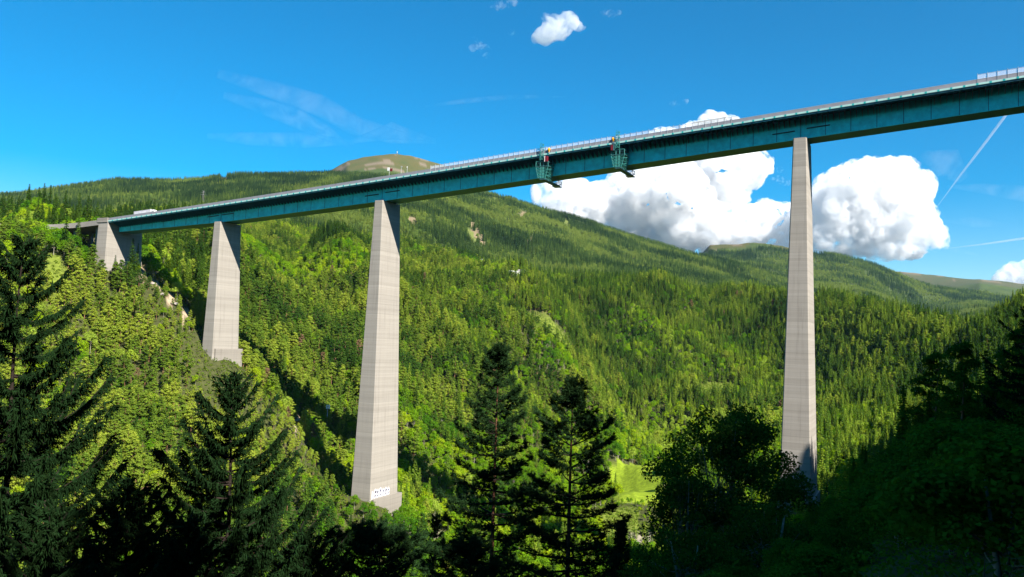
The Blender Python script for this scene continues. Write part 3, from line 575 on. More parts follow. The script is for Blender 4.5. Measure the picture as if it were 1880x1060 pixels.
# shrubs and undergrowth: bright leaf clumps on the clearings and between the trees
Xu, Yu = jgrid(-420, 560, 300, 1050, 2.6, g); Zu = Zt(Xu, Yu); cu = cover(Xu, Yu, Zu); uu_, vu = proj(np.stack([Xu, Yu, Zu], -1))
isS = np.array([c >= 0 and CLEAR[c][6] == 'shrub' for c in cu]); mk = isS & (g.random(len(Xu)) < .8)
mk |= (cu < 0) & (g.random(len(Xu)) < np.where(near_bridge(Xu, Yu, 30, 34), .95, .22)) & (np.hypot(Xu, Yu) < 700); mk &= (np.arctan2(Xu, Yu) < R(36)) & (np.arctan2(Xu, Yu) > R(-36)) & ~near_bridge(Xu, Yu, 3.5, 9, False)
Xu, Yu, Zu, isS = Xu[mk], Yu[mk], Zu[mk], isS[mk]
nl = 26; Pc = np.repeat(np.stack([Xu, Yu, Zu], -1), nl, 0); v = g.normal(size=(len(Pc), 3)); v /= np.linalg.norm(v, axis=1, keepdims=True); v[:, 2] = abs(v[:, 2])
sz = np.repeat(.7+1.1*g.random(len(Xu)), nl)[:, None]
V, F = diamonds(Pc+v*sz*np.array([1.1, 1.1, 1.0])*(.6+.5*g.random((len(Pc), 1))), v+np.array([0, 0, .5]), .30, .24, g, .5)
um = mesh_np('undergrowth', V, F, [M_under]); uo = link(bpy.data.objects.new('undergrowth', um)); uo['tint'] = .45; tag(uo, 'bright green shrubs and undergrowth on the clearings between the trees', 'undergrowth', kind='stuff')

Xg, Yg = jgrid(-12, 62, 4, 70, .62, g); ag = np.arctan2(Xg, Yg); rg_ = np.hypot(Xg, Yg); kg = (ag > R(-14)) & (ag < R(42)) & (rg_ > 6.5) & (rg_ < 70); Xg, Yg = Xg[kg], Yg[kg]; Zg = Zt(Xg, Yg)
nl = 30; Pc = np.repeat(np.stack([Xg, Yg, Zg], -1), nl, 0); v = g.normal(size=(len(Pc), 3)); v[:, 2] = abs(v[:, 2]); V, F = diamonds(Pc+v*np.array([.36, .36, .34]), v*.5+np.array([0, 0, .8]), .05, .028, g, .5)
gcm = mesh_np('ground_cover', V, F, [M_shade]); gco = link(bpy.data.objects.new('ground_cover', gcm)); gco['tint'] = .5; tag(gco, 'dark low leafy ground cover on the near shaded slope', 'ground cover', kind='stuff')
# ------------------------------------------------------------------ bridge materials
def concrete(name, c0, c1, band=.9):
    m, nt, out = mat(name); b = N(nt, 'ShaderNodeBsdfPrincipled'); b.inputs['Roughness'].default_value = .9; b.inputs['Specular IOR Level'].default_value = .2
    tc = N(nt, 'ShaderNodeTexCoord'); mp = N(nt, 'ShaderNodeMapping'); mp.inputs['Scale'].default_value = (.012, .012, .55)
    nt.links.new(tc.outputs['Object'], mp.inputs['Vector']); no = N(nt, 'ShaderNodeTexNoise', i_Scale=1.0, i_Detail=6.0, i_Roughness=.75); nt.links.new(mp.outputs[0], no.inputs['Vector'])
    rp = ramp(nt, [(.28, c0), (.5, tuple(.5*(p+q) for p, q in zip(c0, c1))), (.72, c1)], no.outputs[0])
    # pour lifts: a darker joint every few metres
    sx = N(nt, 'ShaderNodeSeparateXYZ'); nt.links.new(tc.outputs['Object'], sx.inputs[0])
    dv = N(nt, 'ShaderNodeMath', operation='DIVIDE', i_1=2.4); nt.links.new(sx.outputs[2], dv.inputs[0])
    fr = N(nt, 'ShaderNodeMath', operation='FRACT'); nt.links.new(dv.outputs[0], fr.inputs[0])
    ln = N(nt, 'ShaderNodeMath', operation='LESS_THAN', i_1=.10); nt.links.new(fr.outputs[0], ln.inputs[0])
    fl_ = N(nt, 'ShaderNodeMath', operation='FLOOR'); nt.links.new(dv.outputs[0], fl_.inputs[0])
    wn = N(nt, 'ShaderNodeTexWhiteNoise', noise_dimensions='1D'); nt.links.new(fl_.outputs[0], wn.inputs['W'])
    mr = N(nt, 'ShaderNodeMapRange', i_3=.93, i_4=1.05); nt.links.new(wn.outputs[0], mr.inputs[0])
    lm = N(nt, 'ShaderNodeMath', operation='MULTIPLY', i_1=.10); nt.links.new(ln.outputs[0], lm.inputs[0])
    sb = N(nt, 'ShaderNodeMath', operation='SUBTRACT'); nt.links.new(mr.outputs[0], sb.inputs[0]); nt.links.new(lm.outputs[0], sb.inputs[1])
    # vertical run-off stains and fine grain
    mp2 = N(nt, 'ShaderNodeMapping'); mp2.inputs['Scale'].default_value = (.8, .8, .03); nt.links.new(tc.outputs['Object'], mp2.inputs['Vector'])
    n2 = N(nt, 'ShaderNodeTexNoise', i_Scale=1.0, i_Detail=5.0, i_Roughness=.7); nt.links.new(mp2.outputs[0], n2.inputs['Vector']); r2 = ramp(nt, [(.26, (.76, .75, .73)), (.44, (1.0, 1.0, 1.0)), (.7, (1.06, 1.06, 1.05))], n2.outputs[0])
    col_ = mix(nt, 1.0, rp.outputs[0], r2.outputs[0], 'MULTIPLY')
    cb = N(nt, 'ShaderNodeCombineColor'); [nt.links.new(sb.outputs[0], cb.inputs[i]) for i in range(3)]
    nt.links.new(mix(nt, 1.0, col_, cb.outputs[0], 'MULTIPLY'), b.inputs['Base Color'])
    bp = N(nt, 'ShaderNodeBump', i_Strength=.35, i_Distance=.08); nt.links.new(no.outputs[0], bp.inputs['Height']); nt.links.new(bp.outputs[0], b.inputs['Normal'])
    nt.links.new(b.outputs[0], out.inputs[0]); return m
M_conc = concrete('board_marked_concrete', (.235, .212, .178), (.31, .285, .245))
M_concw = concrete('weathered_concrete', (.20, .18, .15), (.27, .245, .21))
def paint(name, c, rough=.45, var=.22, scale=.35):
    m, nt, out = mat(name); b = N(nt, 'ShaderNodeBsdfPrincipled'); b.inputs['Roughness'].default_value = rough; b.inputs['Specular IOR Level'].default_value = .4
    tc = N(nt, 'ShaderNodeTexCoord'); no = N(nt, 'ShaderNodeTexNoise', i_Scale=scale, i_Detail=7.0, i_Roughness=.65); nt.links.new(tc.outputs['Object'], no.inputs['Vector'])
    lo = tuple(x*(1-var) for x in c); hi = tuple(min(1, x*(1+var)) for x in c); rp = ramp(nt, [(.3, lo), (.68, hi)], no.outputs[0])
    n2 = N(nt, 'ShaderNodeTexNoise', i_Scale=1.3, i_Detail=4.0); nt.links.new(tc.outputs['Object'], n2.inputs['Vector'])
    r2 = ramp(nt, [(.66, (0, 0, 0)), (.78, (.22, .22, .22))], n2.outputs[0])          # chalky scuffed patches
    nt.links.new(mix(nt, r2.outputs[0], rp.outputs[0], tuple(.6*x+.25 for x in c)), b.inputs['Base Color']); nt.links.new(b.outputs[0], out.inputs[0]); return m
M_teal = paint('teal_paint', (.014, .66, .66)); M_tealbounce = paint('teal_flange_green_bounce', (.03, .135, .075), .5, .15, .12); M_tealdk = paint('teal_paint_bracket', (.012, .12, .16), .6)  # girder underside: green light bounced off the forest is put into its colour
M_fasc = paint('pale_fascia', (.31, .52, .47), .5, .1); M_fteal = paint('fascia_joint', (.0, .30, .29), .5, .1)
M_gtry = paint('gantry_green', (.04, .21, .18), .5, .2, .8); M_gdk = paint('gantry_dark', (.03, .10, .11), .6); M_ggr = paint('gantry_grey', (.34, .33, .32), .6)
M_par = simple('parapet_metal', (.215, .21, .23), .55, noise=.1, scale=.4); M_white = simple('white_paint', (.72, .70, .66), .5, noise=.06)
M_asph = simple('asphalt', (.05, .05, .052), .9); M_slab = simple('slab_concrete', (.19, .175, .155), .9)
M_slot = simple('bearing_rail_steel', (.012, .03, .04), .7); M_red = simple('red_paint', (.14, .010, .016), .5); M_orange = simple('orange_plastic', (.85, .36, .01), .5, noise=.05)
M_graf = simple('white_spray_paint', (.62, .62, .66), .7, noise=.05); M_grafd = simple('dark_spray_outline', (.06, .06, .12), .8)
M_steel = simple('galvanised_steel', (.36, .37, .38), .5, metal=.0)
m, nt, out = mat('clear_panel'); gb = N(nt, 'ShaderNodeBsdfPrincipled'); gb.inputs['Base Color'].default_value = (.75, .80, .88, 1); gb.inputs['Roughness'].default_value = .2
tb = N(nt, 'ShaderNodeBsdfTransparent'); mx = N(nt, 'ShaderNodeMixShader', i_0=.30); nt.links.new(tb.outputs[0], mx.inputs[1]); nt.links.new(gb.outputs[0], mx.inputs[2]); nt.links.new(mx.outputs[0], out.inputs[0]); M_clear = m
# ------------------------------------------------------------------ the bridge
ROOT = (B['X'], B['Y'], zt(B['X'], B['Y']))
bridge = thing('motorway_bridge', ROOT, 'long teal steel motorway bridge on tall tapered concrete piers high above the wooded valley', 'bridge')
S0, S1 = -190.5, 470.0
def sweep(name, prof, mats, s0=S0, s1=S1, step=6.0, parent=bridge, mi=None, caps=True):
    """prof(s) -> list of (t, dz) closed polygon"""
    ss = np.linspace(s0, s1, int((s1-s0)/step)+2); mb = MB(); n = len(prof(s0)); vs = []
    c, a, t = axis(ss)
    for i, s in enumerate(ss):
        for (tt, dz) in prof(s): p = c[i]+t[i]*tt; vs.append((p[0], p[1], p[2]+dz))
    fs = []; ms = []
    for i in range(len(ss)-1):
        for k in range(n): fs.append((i*n+k, (i+1)*n+k, (i+1)*n+(k+1) % n, i*n+(k+1) % n)); ms.append(mi[k] if mi else 0)
    if caps: fs += [tuple(range(n)), tuple(range((len(ss)-1)*n, len(ss)*n))[::-1]]; ms += [0, 0]
    mb.v = vs; mb.f = fs; mb.m = ms
    return obj(name, mb, mats, parent)
rect = lambda t0, t1, z0, z1: (lambda s: [(t0, z0), (t1, z0), (t1, z1), (t0, z1)])
sweep('deck_slab', rect(-HW+.25, HW-.25, -.10, .12), M_tealdk)
sweep('carriageway', rect(-HW+1.0, HW-1.0, .125, .20), M_asph)
for sg in (-1, 1):
    sweep('edge_beam', (lambda s, q=sg: [(q*(HW-.30), -.95), (q*(HW-.55), -.95), (q*(HW-.55), -.102), (q*(HW-.30), -.102)]), M_tealdk)
# the pale fascia strip: plates between teal joints
fas = {}
for sg in (-1, 1):
    mb = MB(); s = S0; k = 0
    while s < S1:
        for (a0, a1, mi_, pr) in ((s, s+3.35, 0, 0), (s+3.35, s+4.0, 1, .05)):
            c, a, t = axis(np.array([a0, a1])); vs = []
            for i in (0, 1):
                for (tt, dz) in ((HW-.246, -.30), (HW+.02+pr, -.30-pr), (HW+.02+pr, .38+pr*.5), (HW-.246, .38)): p = c[i]+t[i]*tt*sg; vs.append((p[0], p[1], p[2]+dz))
            mb.add(vs, [(0, 4, 5, 1), (1, 5, 6, 2), (2, 6, 7, 3), (3, 7, 4, 0), (0, 1, 2, 3), (4, 7, 6, 5)], mi_)
        s += 4.0; k += 1
    obj('fascia', mb, [M_fasc, M_fteal], bridge)
DTOP = -.10
box = sweep('box_girder', lambda s: [(-5, -depth(s)), (5, -depth(s)), (5, DTOP-.002), (-5, DTOP-.002)], [M_teal, M_tealbounce], -189.5, S1, 6, mi=[1, 0, 0, 0])
# web seams, upright stiffeners at the piers, bearing rails
for s in np.arange(-180, 330, 9.0):
    mb = MB(); c, a, t = axis(s); p0 = c[0]-t[0]*5.03; d = depth(s)
    mb.box((p0[0], p0[1], p0[2]-d/2-.2), a[0]*.11, t[0]*.05, (0, 0, d/2-.35)); obj('web_seam', mb, M_tealdk, box)
for s in (-108, 0, 198):
    for ds in (-.9, .9):
        mb = MB(); c, a, t = axis(s+ds); d = depth(s); p0 = c[0]-t[0]*5.12; mb.box((p0[0], p0[1], p0[2]-d/2-1.0), a[0]*.16, t[0]*.13, (0, 0, d/2-1.2)); obj('pier_stiffener', mb, M_teal, box)
for s, zz in ((-150, .45), (-114, .52), (-103, .50), (-6.2, .58), (6.2, .54), (191.6, .58), (204.4, .54)):
    mb = MB(); c, a, t = axis(np.array([s-4.2, s+4.2])); d = depth(s)
    q = [c[i]-t[i]*5.25+np.array([0, 0, -d*zz]) for i in (0, 1)]; mid = (q[0]+q[1])/2; mb.box(mid, (q[1]-q[0])/2, t[0]*.22, (0, 0, .16)); obj('bearing_rail', mb, M_slot, box)
sweep('web_flange', lambda s: [(-5.35, -depth(s)-.12), (-4.75, -depth(s)-.12), (-4.75, -depth(s)-.003), (-5.35, -depth(s)-.003)], M_teal, -189.5, S1, parent=box)
# cantilever brackets every two metres: the hundred nearest are parts, the rest one part
def bracket(mb, s, sg):
    c, a, t = axis(s); c = c[0]; a = a[0]*.05; t = t[0]*sg
    P = [(5.02, -3.1), (5.6, -3.1), (HW-.6, -.98), (HW-.6, -.105), (5.02, -.105)]
    vs = [c+t*q+np.array([0, 0, w])+a*e for e in (-1, 1) for q, w in P]; n = 5
    mb.add(vs, [tuple(range(n))[::-1], tuple(range(n, 2*n))]+[(k, (k+1) % n, n+(k+1) % n, n+k) for k in range(n)])
rest = MB(); cnt = 0
ss = [s for s in np.arange(-188, S1-1, 2.0)]
near_s = sorted(ss, key=lambda s: (np.linalg.norm(pt(s, -HW)) if s < 322 else 1e6))[:100]
for s in ss:
    if s in near_s: mb = MB(); bracket(mb, s, -1); obj('bracket', mb, M_tealdk, bridge)
    else: bracket(rest, s, -1)
    bracket(rest, s, 1)
tag(obj('brackets', rest, M_tealdk, bridge), kind='stuff')
# parapets, clear wind screens with posts
for sg in (-1, 1):
    sweep('parapet', (lambda s, q=sg: [(q*(HW-.30), .383), (q*(HW-.18), .383), (q*(HW-.18), 1.75), (q*(HW-.30), 1.75)]), M_par)
    sweep('handrail', (lambda s, q=sg: [(q*(HW-.34), 1.752), (q*(HW-.14), 1.752), (q*(HW-.14), 1.84), (q*(HW-.34), 1.84)]), M_steel)
def screen(s0, s1, h, sp):
    f = sweep('wind_screen', rect(-HW+.22, -HW+.25, 1.843, h), M_clear, s0, s1, 3)
    q = sweep('screen_rail', rect(-HW+.19, -HW+.28, h+.002, h+.10), M_steel, s0, s1, 3, parent=f)
    for s in np.arange(s0, s1, sp):
        mb = MB(); c, a, t = axis(s); p = c[0]-t[0]*(HW-.12); mb.box((p[0], p[1], p[2]+(.4+h)/2+.25), a[0]*.06, t[0]*.06, (0, 0, (h-.4)/2+.25)); obj('screen_post', mb, M_steel, f)
E_ = [s_at(790), s_at(1352), s_at(1795)]
screen(E_[0], E_[1], 3.05, 2.6); screen(E_[2], S1-130, 3.4, 3.0)
# piers
PW = dict(wA=5.04, wT=15.49, tA=.0456, tT=.0519)
def pier_ring(s, top, zz, ch=.35, gA=0, gT=0):
    c, a, t = axis(s); c = c[0]; a = a[0]; t = t[0]; hA = PW['wA']/2+PW['tA']*(top-zz)/2+gA; hT = PW['wT']/2+PW['tT']*(top-zz)/2+gT
    o = []
    for (x, y) in ((-hA+ch, -hT), (hA-ch, -hT), (hA, -hT+ch), (hA, hT-ch), (hA-ch, hT), (-hA+ch, hT), (-hA, hT-ch), (-hA, -hT+ch)):
        p = c+a*x+t*y; o.append((p[0], p[1], zz))
    return o
def loft(rings):
    mb = MB(); n = len(rings[0]); mb.v = [p for r in rings for p in r]
    mb.f = [(i*n+k, (i+1)*n+k, (i+1)*n+(k+1) % n, i*n+(k+1) % n) for i in range(len(rings)-1) for k in range(n)]
    mb.f += [tuple(range(n)), tuple(range((len(rings)-1)*n, len(rings)*n))[::-1]]; mb.m = [0]*len(mb.f); return mb
PIERLAB = {-108: 'shortest of the three piers, on the left slope', 0: 'tall middle pier with white graffiti at its foot', 198: 'tall pier on the right rising before the clouds'}
PB = {-108: 640, 0: 909, 198: 907}
for s, ybase in PB.items():
    c = pt(s, 0); top = c[2]-depth(s)-.13; rr_ = math.hypot(c[0], c[1]); az = math.atan2(c[0], c[1]); zb = rr_*telev(az, ybase)
    ground = min(zt(*pt(s, q)[:2]) for q in (-9, 0, 9))-8
    p = obj('pier', loft([pier_ring(s, top, zz) for zz in (top, zb, ground)]), M_conc, bridge); p['label'] = PIERLAB[s]
    # plinth stands proud on the uphill side
    pl = MB(); cc, a, t = axis(s); a = a[0]; t = t[0]; hA = PW['wA']/2+PW['tA']*(top-zb)/2; hT = PW['wT']/2+PW['tT']*(top-zb)/2
    off = {-108: 1.0, 0: 1.2, 198: .8}[s]; q = cc[0]+t*1.6; pl.box((q[0], q[1], (zb+ground)/2), a*(hA+off), t*(hT+.5), (0, 0, (zb-ground)/2)); pl_o = obj('plinth', pl, M_concw, p)
    # access ledge under the girder
    if s == 0:
        gf_ = MB(); z0 = zb+.3; face = cc[0]+a*(hA+.06)
        def stroke(pts, w=.26, mi=0, lift=0):
            for (x0, y0), (x1, y1) in zip(pts[:-1], pts[1:]):
                A = face+t*x0+a*lift; A[2] = z0+y0; Bq = face+t*x1+a*lift; Bq[2] = z0+y1; d = (Bq-A); L = np.linalg.norm(d); d /= L; nrm = np.cross(a, d)
                gf_.box((A+Bq)/2, d*(L/2+w*.6), nrm*w, a*.02, mi)
        x = -hT+1.0
        blob = [(x+.2, .1), (x+.3, 3.4)]; stroke(blob, .4)
        for k, (w, hh) in enumerate(((2.6, 4.2), (1.9, 3.9), (1.9, 4.4), (2.0, 3.6), (2.2, 3.8), (1.7, 3.6))):
            x0 = x+1.6+k*2.25
            stroke([(x0, .4), (x0+.15, hh*.8), (x0+w*.5, hh), (x0+w*.95, hh*.75), (x0+w*.9, hh*.45), (x0+w*.4, hh*.5), (x0+w, .5), (x0, .35)], .30)
            stroke([(x0+w*.3, hh*.62), (x0+w*.5, hh*.78), (x0+w*.62, hh*.66)], .2, 1, .03); stroke([(x0+w*.3, hh*.2), (x0+w*.66, hh*.3)], .2, 1, .03)
        obj('graffiti', gf_, [M_graf, M_grafd], p)
# end pier: the wide left pier with its step
c0 = pt(-194.5, 0); cc, a, t = axis(-194.5); a = a[0]; t = t[0]; gz = min(zt(*pt(-194.5, q)[:2]) for q in (-12, 0, 12))-6
mb = MB(); topz = c0[2]-.35
def ringE(zz, hA, hT, off=0):
    o = []
    for (x, y) in ((-hA, -hT), (hA, -hT), (hA, hT), (-hA, hT)): p = cc[0]+a*(x+off)+t*y; o.append((p[0], p[1], zz))
    return o
ep = obj('end_pier', loft([ringE(topz, 3.9, HW+.0), ringE(gz, 4.4, HW+1.0)]), M_conc, bridge); ep['label'] = 'wide stubby concrete end pier at the left'
for sg in (-1, 1):
    mb = MB(); p = cc[0]+t*sg*(HW-.35)+a*-.6; mb.box((p[0], p[1], topz+1.35), a*4.4, t*.75, (0, 0, 1.33)); obj('end_block', mb, M_concw, ep)
# ------------------------------------------------------------------ approach viaduct beyond the end pier
p0 = pt(-200, 0); av = thing('approach_viaduct', (p0[0], p0[1], zt(p0[0], p0[1])), 'grey concrete approach roadway running into the trees left of the teal bridge', 'viaduct')
AP = np.array([(*q_, 0) for q_ in APP]); AP[:, 2] = np.linspace(pt(-198, 0)[2], 54.5, len(AP)); AP[0] = pt(-198.4, 0)
# smooth the plan by corner cutting
for _ in range(3): AP = np.concatenate([AP[:1], np.concatenate([np.stack([.75*AP[:-1]+.25*AP[1:], .25*AP[:-1]+.75*AP[1:]], 1).reshape(-1, 3)]), AP[-1:]])
AT = np.gradient(AP, axis=0); AT[:, 2] = 0; AT /= np.linalg.norm(AT, axis=1, keepdims=True); AN = np.stack([AT[:, 1], -AT[:, 0], 0*AT[:, 0]], 1); AN *= np.sign((AN@tX)[0])
AN[0] = axis(-198.4)[2][0]
def apsweep(name, t0, t1, z0, z1, m_):
    mb = MB(); n = len(AP)
    for i in range(n):
        for (q, w) in ((t0, z0), (t1, z0), (t1, z1), (t0, z1)): p = AP[i]+AN[i]*q; mb.v.append((p[0], p[1], p[2]+w))
    mb.f = [(i*4+k, (i+1)*4+k, (i+1)*4+(k+1) % 4, i*4+(k+1) % 4) for i in range(n-1) for k in range(4)]+[(0, 1, 2, 3), tuple(range(n*4-4, n*4))[::-1]]; mb.m = [0]*len(mb.f)
    return obj(name, mb, m_, av)
apsweep('approach_deck', -HW, HW, -1.5, .1, M_slab); apsweep('approach_parapet', -HW, -HW+.3, .103, 1.5, M_slab); apsweep('approach_parapet', HW-.3, HW, .103, 1.5, M_slab)
for i in range(6, len(AP)-4, 7):
    mb = MB()
    for q in (-7, 7):
        p = AP[i]+AN[i]*q; gz = zt(p[0], p[1])-3; mb.box((p[0], p[1], (p[2]-1.503+gz)/2), AT[i]*.8, AN[i]*1.2, (0, 0, max(.5, (p[2]-1.503-gz)/2)))
    obj('approach_column', mb, M_concw, av)
# ------------------------------------------------------------------ trucks on the deck
def letters(txt, f, u, up, size, name, parent, m_, gap=1.12):
    G = {'F': [((0, 0), (0, 1)), ((0, 1), (.6, 1)), ((0, .52), (.5, .52))], 'E': [((0, 0), (0, 1)), ((0, 1), (.6, 1)), ((0, .5), (.5, .5)), ((0, 0), (.6, 0))],
         'R': [((0, 0), (0, 1)), ((0, 1), (.55, 1)), ((.58, .95), (.58, .55)), ((0, .5), (.55, .5)), ((.25, .5), (.6, 0))], 'C': [((.05, .05), (.05, .95)), ((.05, 1), (.6, 1)), ((.05, 0), (.6, 0))],
         'A': [((0, 0), (.3, 1)), ((.3, 1), (.62, 0)), ((.12, .35), (.5, .35))], 'M': [((0, 0), (0, 1)), ((0, 1), (.35, .4)), ((.35, .4), (.7, 1)), ((.7, 1), (.7, 0))],
         'T': [((.3, 0), (.3, 1)), ((0, 1), (.6, 1))], 'N': [((0, 0), (0, 1)), ((0, 1), (.55, 0)), ((.55, 0), (.55, 1))], 'O': [((0, 0), (0, 1)), ((0, 1), (.55, 1)), ((.55, 1), (.55, 0)), ((.55, 0), (0, 0))], 'I': [((.2, 0), (.2, 1))], '/': [((0, -.3), (.7, 1.1))]}
    mb = MB(); x = 0; n = np.cross(u, up)
    for chh in txt:
        for (a0, b0), (a1, b1) in G[chh]:
            A = f+u*(x+a0*size)+up*(b0*size); Bq = f+u*(x+a1*size)+up*(b1*size); d = Bq-A; L = np.linalg.norm(d); d = d/L
            mb.box((A+Bq)/2, d*(L/2+size*.07), np.cross(n, d)*size*.085, n*.012)
        x += size*(.62*gap+.12)
    return obj(name, mb, m_, parent)
def truck(s, t0, body_m, label, txt, tm, sz, tx0, tz, ht=3.9):
    c, a, t = axis(s); a = a[0].copy(); a[2] = B['grad']+2*B['kz']*s; a /= np.linalg.norm(a); t = t[0]; up = np.cross(a, t); o = c[0]+t*t0+np.array([0, 0, .205])
    tr = thing('truck', tuple(o), label, 'truck')
    def bx(nm, x0, x1, y0, y1, z0, z1, m_, par=tr):
        mb = MB(); mid = o+a*(x0+x1)/2+t*(y0+y1)/2+up*(z0+z1)/2; mb.box(mid, a*(x1-x0)/2, t*(y1-y0)/2, up*(z1-z0)/2); return obj(nm, mb, m_, par)
    tl = bx('trailer', 0, 13.6, -1.27, 1.27, 1.0, ht, body_m)
    for (z0, z1) in ((1.0, 1.14), (ht-.12, ht+.02)): bx('trailer_rail', -.02, 13.62, -1.30, 1.30, z0, z1, M_steel, tl)
    letters(txt, o+a*tx0-t*1.29+up*tz, a, up, sz, 'lettering', tl, tm)
    # cab with sloped windscreen and roof deflector
    mb = MB(); P = [(14.2, .55), (16.4, .55), (16.45, 1.7), (16.15, 3.0), (15.3, 3.6), (14.2, 3.75)]
    vs = [o+a*x+up*zz+t*y for y in (-1.22, 1.22) for x, zz in P]; n = 6
    mb.add(vs, [tuple(range(n))[::-1], tuple(range(n, 2*n))]+[(k, (k+1) % n, n+(k+1) % n, n+k) for k in range(n)]); cab = obj('cab', mb, M_white, tr)
    mb = MB(); mb.add([o+a*x+up*zz-t*1.235 for x, zz in ((15.2, 1.8), (16.2, 1.8), (16.0, 2.75), (15.2, 2.75))]+[o+a*x+up*zz-t*1.225 for x, zz in ((15.2, 1.8), (16.2, 1.8), (16.0, 2.75), (15.2, 2.75))], [(0, 1, 2, 3), (7, 6, 5, 4), (0, 4, 5, 1), (1, 5, 6, 2), (2, 6, 7, 3), (3, 7, 4, 0)])
    obj('side_window', mb, M_slot, cab)
    bx('chassis', .3, 15.8, -1.0, 1.0, .6, .98, M_slot)
    for x in (2.2, 3.5, 4.8, 13.0, 15.4):
        for y in (-1.1, 1.1):
            mb = MB(); ctr = o+a*x+t*y+up*.5; mb.tube([ctr-t*.15, ctr+t*.15], .5, 12); obj('wheel', mb, M_slot, tr)
    return tr
M_trl = simple('grey_tarpaulin', (.50, .49, .50), .6, noise=.06); M_trl2 = simple('cream_tarpaulin', (.62, .60, .52), .6, noise=.06); M_logo = simple('faded_grey_print', (.30, .33, .28), .7)
sA = s_at(238.5); truck(sA, -8.3, M_trl, 'grey trailer truck with large white FERCAM lettering near the left end of the bridge', 'FERCAM', M_graf, 1.75, 1.3, 1.7, 4.0)
sB = s_at(1269); truck(sB, -8.3, M_trl2, 'cream trailer truck with faded grey lettering between the second gantry and the right pier', '/ATENOIO', M_logo, .95, 3.0, 2.1, 4.0)
# ------------------------------------------------------------------ inspection gantries
def gantry(px, label, red_side):
    s = s_at(px); c, a, t = axis(s); c = c[0]; a = a[0]; t = t[0]; up = np.array([0, 0, 1.]); o = c-t*(HW+.9)
    gt = thing('inspection_gantry', tuple(o), label, 'gantry', 'green inspection gantries hung from the bridge edge')
    P = lambda x, y, zz: c+a*x+t*y+up*zz
    d = depth(s)
    def bars(nm, L, r, m_, par=gt):
        mb = MB()
        for p, q in L: mb.tube([p, q], r, 5)
        return obj(nm, mb, m_, par)
    yo = -(HW+.75); L = []
    for x in (-.8, .8): L += [(P(x, yo, 4.6), P(x, yo, -2.6))]
    for k, zz in enumerate(np.arange(-2.4, 4.6, 1.1)): L += [(P(-.8, yo, zz), P(.8, yo, zz)), (P(-.8 if k % 2 else .8, yo, zz), P(.8 if k % 2 else -.8, yo, zz+1.0))]
    for x in (-.8, .8): L += [(P(x, yo, 2.2), P(x, -HW+1.2, 2.2)), (P(x, -HW+1.2, 2.2), P(x, -HW+1.2, .3))]
    bars('mast', L, .11, M_gtry)
    # lattice cage beside the girder: a wide top gallery narrowing to the foot
    y0, y1 = -(HW+.2), -6.1; zt_, zm, zb = -3.0, -5.2, -d-2.2; L = []
    for (x, xb) in ((-3.0, -1.7), (3.0, 1.7)):
        for y in (y0, y1):
            L += [(P(x*.95, y, zt_), P(x, y, zm)), (P(x, y, zm), P(xb, y, zb))]
            prev = P(x, y, zm)
            for k in range(1, 5):
                f_ = k/4; zz = zm+(zb-zm)*f_; xx = x+(xb-x)*f_; inner = P(.35*np.sign(x), y, zz); cur = P(xx, y, zz); L += [(cur, inner), (inner, prev)]; prev = cur
        for k in range(5):
            f_ = k/4; zz = zm+(zb-zm)*f_; xx = x+(xb-x)*f_; L += [(P(xx, y0, zz), P(xx, y1, zz)), (P(xx, y0 if k % 2 else y1, zz), P(xx, y1 if k % 2 else y0, zz-(d-2)/4 if k < 4 else zz))]
    for y in (y0, y1):
        L += [(P(-3, y, zm), P(3, y, zm)), (P(-1.7, y, zb), P(1.7, y, zb)), (P(-2.85, y, zt_), P(2.85, y, zt_)), (P(.35, y, zm), P(.35, y, zb)), (P(-.35, y, zm), P(-.35, y, zb))]
    for x in (-.8, .8): L += [(P(x, yo, -2.6), P(x, y0, zt_)), (P(x, y0, zt_), P(x, y0, zb))]
    bars('lattice_cage', L, .13, M_gtry)
    mb = MB(); mb.box(P(0, (y0+y1)/2, zm), a*3.1, t*((y1-y0)/2+.2), up*.12); mb.box(P(0, (y0+y1)/2, zm+2.0), a*2.9, t*((y1-y0)/2), up*.08); obj('platform', mb, M_gdk, gt)
    L = [(P(x, y, zm), P(x, y, zm+2.0)) for x in (-3, -1, 1, 3) for y in (y0, y1)]+[(P(-3, y, zm+1.1), P(3, y, zm+1.1)) for y in (y0, y1)]
    bars('guard_rail', L, .06, M_gdk)
    # underslung arm reaching beneath the girder to a small grey cage
    mb = MB(); mb.box(P(.2, (y0+6.3)/2, zb-.25), a*1.0, t*((6.3-y0)/2), up*.35); arm = obj('arm', mb, M_gdk, gt)
    L = []
    for x in (-1.6, 1.6):
        for y in (3.5, 6.8): L += [(P(x, y, zb-.6), P(x, y, zb+1.9))]
        for zz in (zb-.6, zb+.6, zb+1.9): L += [(P(x, 3.5, zz), P(x, 6.8, zz))]
        L += [(P(x, 3.5, zb-.6), P(x, 6.8, zb+1.9)), (P(x, 0.5, zb+.1), P(x, 3.5, zb+1.9))]
    for y in (3.5, 6.8):
        for zz in (zb-.6, zb+.6, zb+1.9): L += [(P(-1.6, y, zz), P(1.6, y, zz))]
    bars('end_cage', L, .12, M_ggr, arm)
    mb = MB(); mb.box(P(0, 5.1, zb-.55), a*1.7, t*1.8, up*.1); obj('cage_floor', mb, M_ggr, arm)
    # red cabinet by the mast
    mb = MB(); x0 = 2.3*red_side; mb.box(P(x0, yo+.2, -2.2), a*.6, t*.5, up*1.15); cb_ = obj('cabinet', mb, M_red, gt)
    mb = MB(); mb.box(P(x0-.72*red_side, yo-.1, -2.2), a*.10, t*.3, up*1.3); obj('cabinet_edge', mb, M_white if red_side > 0 else M_gdk, cb_)
    return s
gA = gantry(996, 'green lattice inspection gantry with bright red cabinet, left one under the bridge', 1)
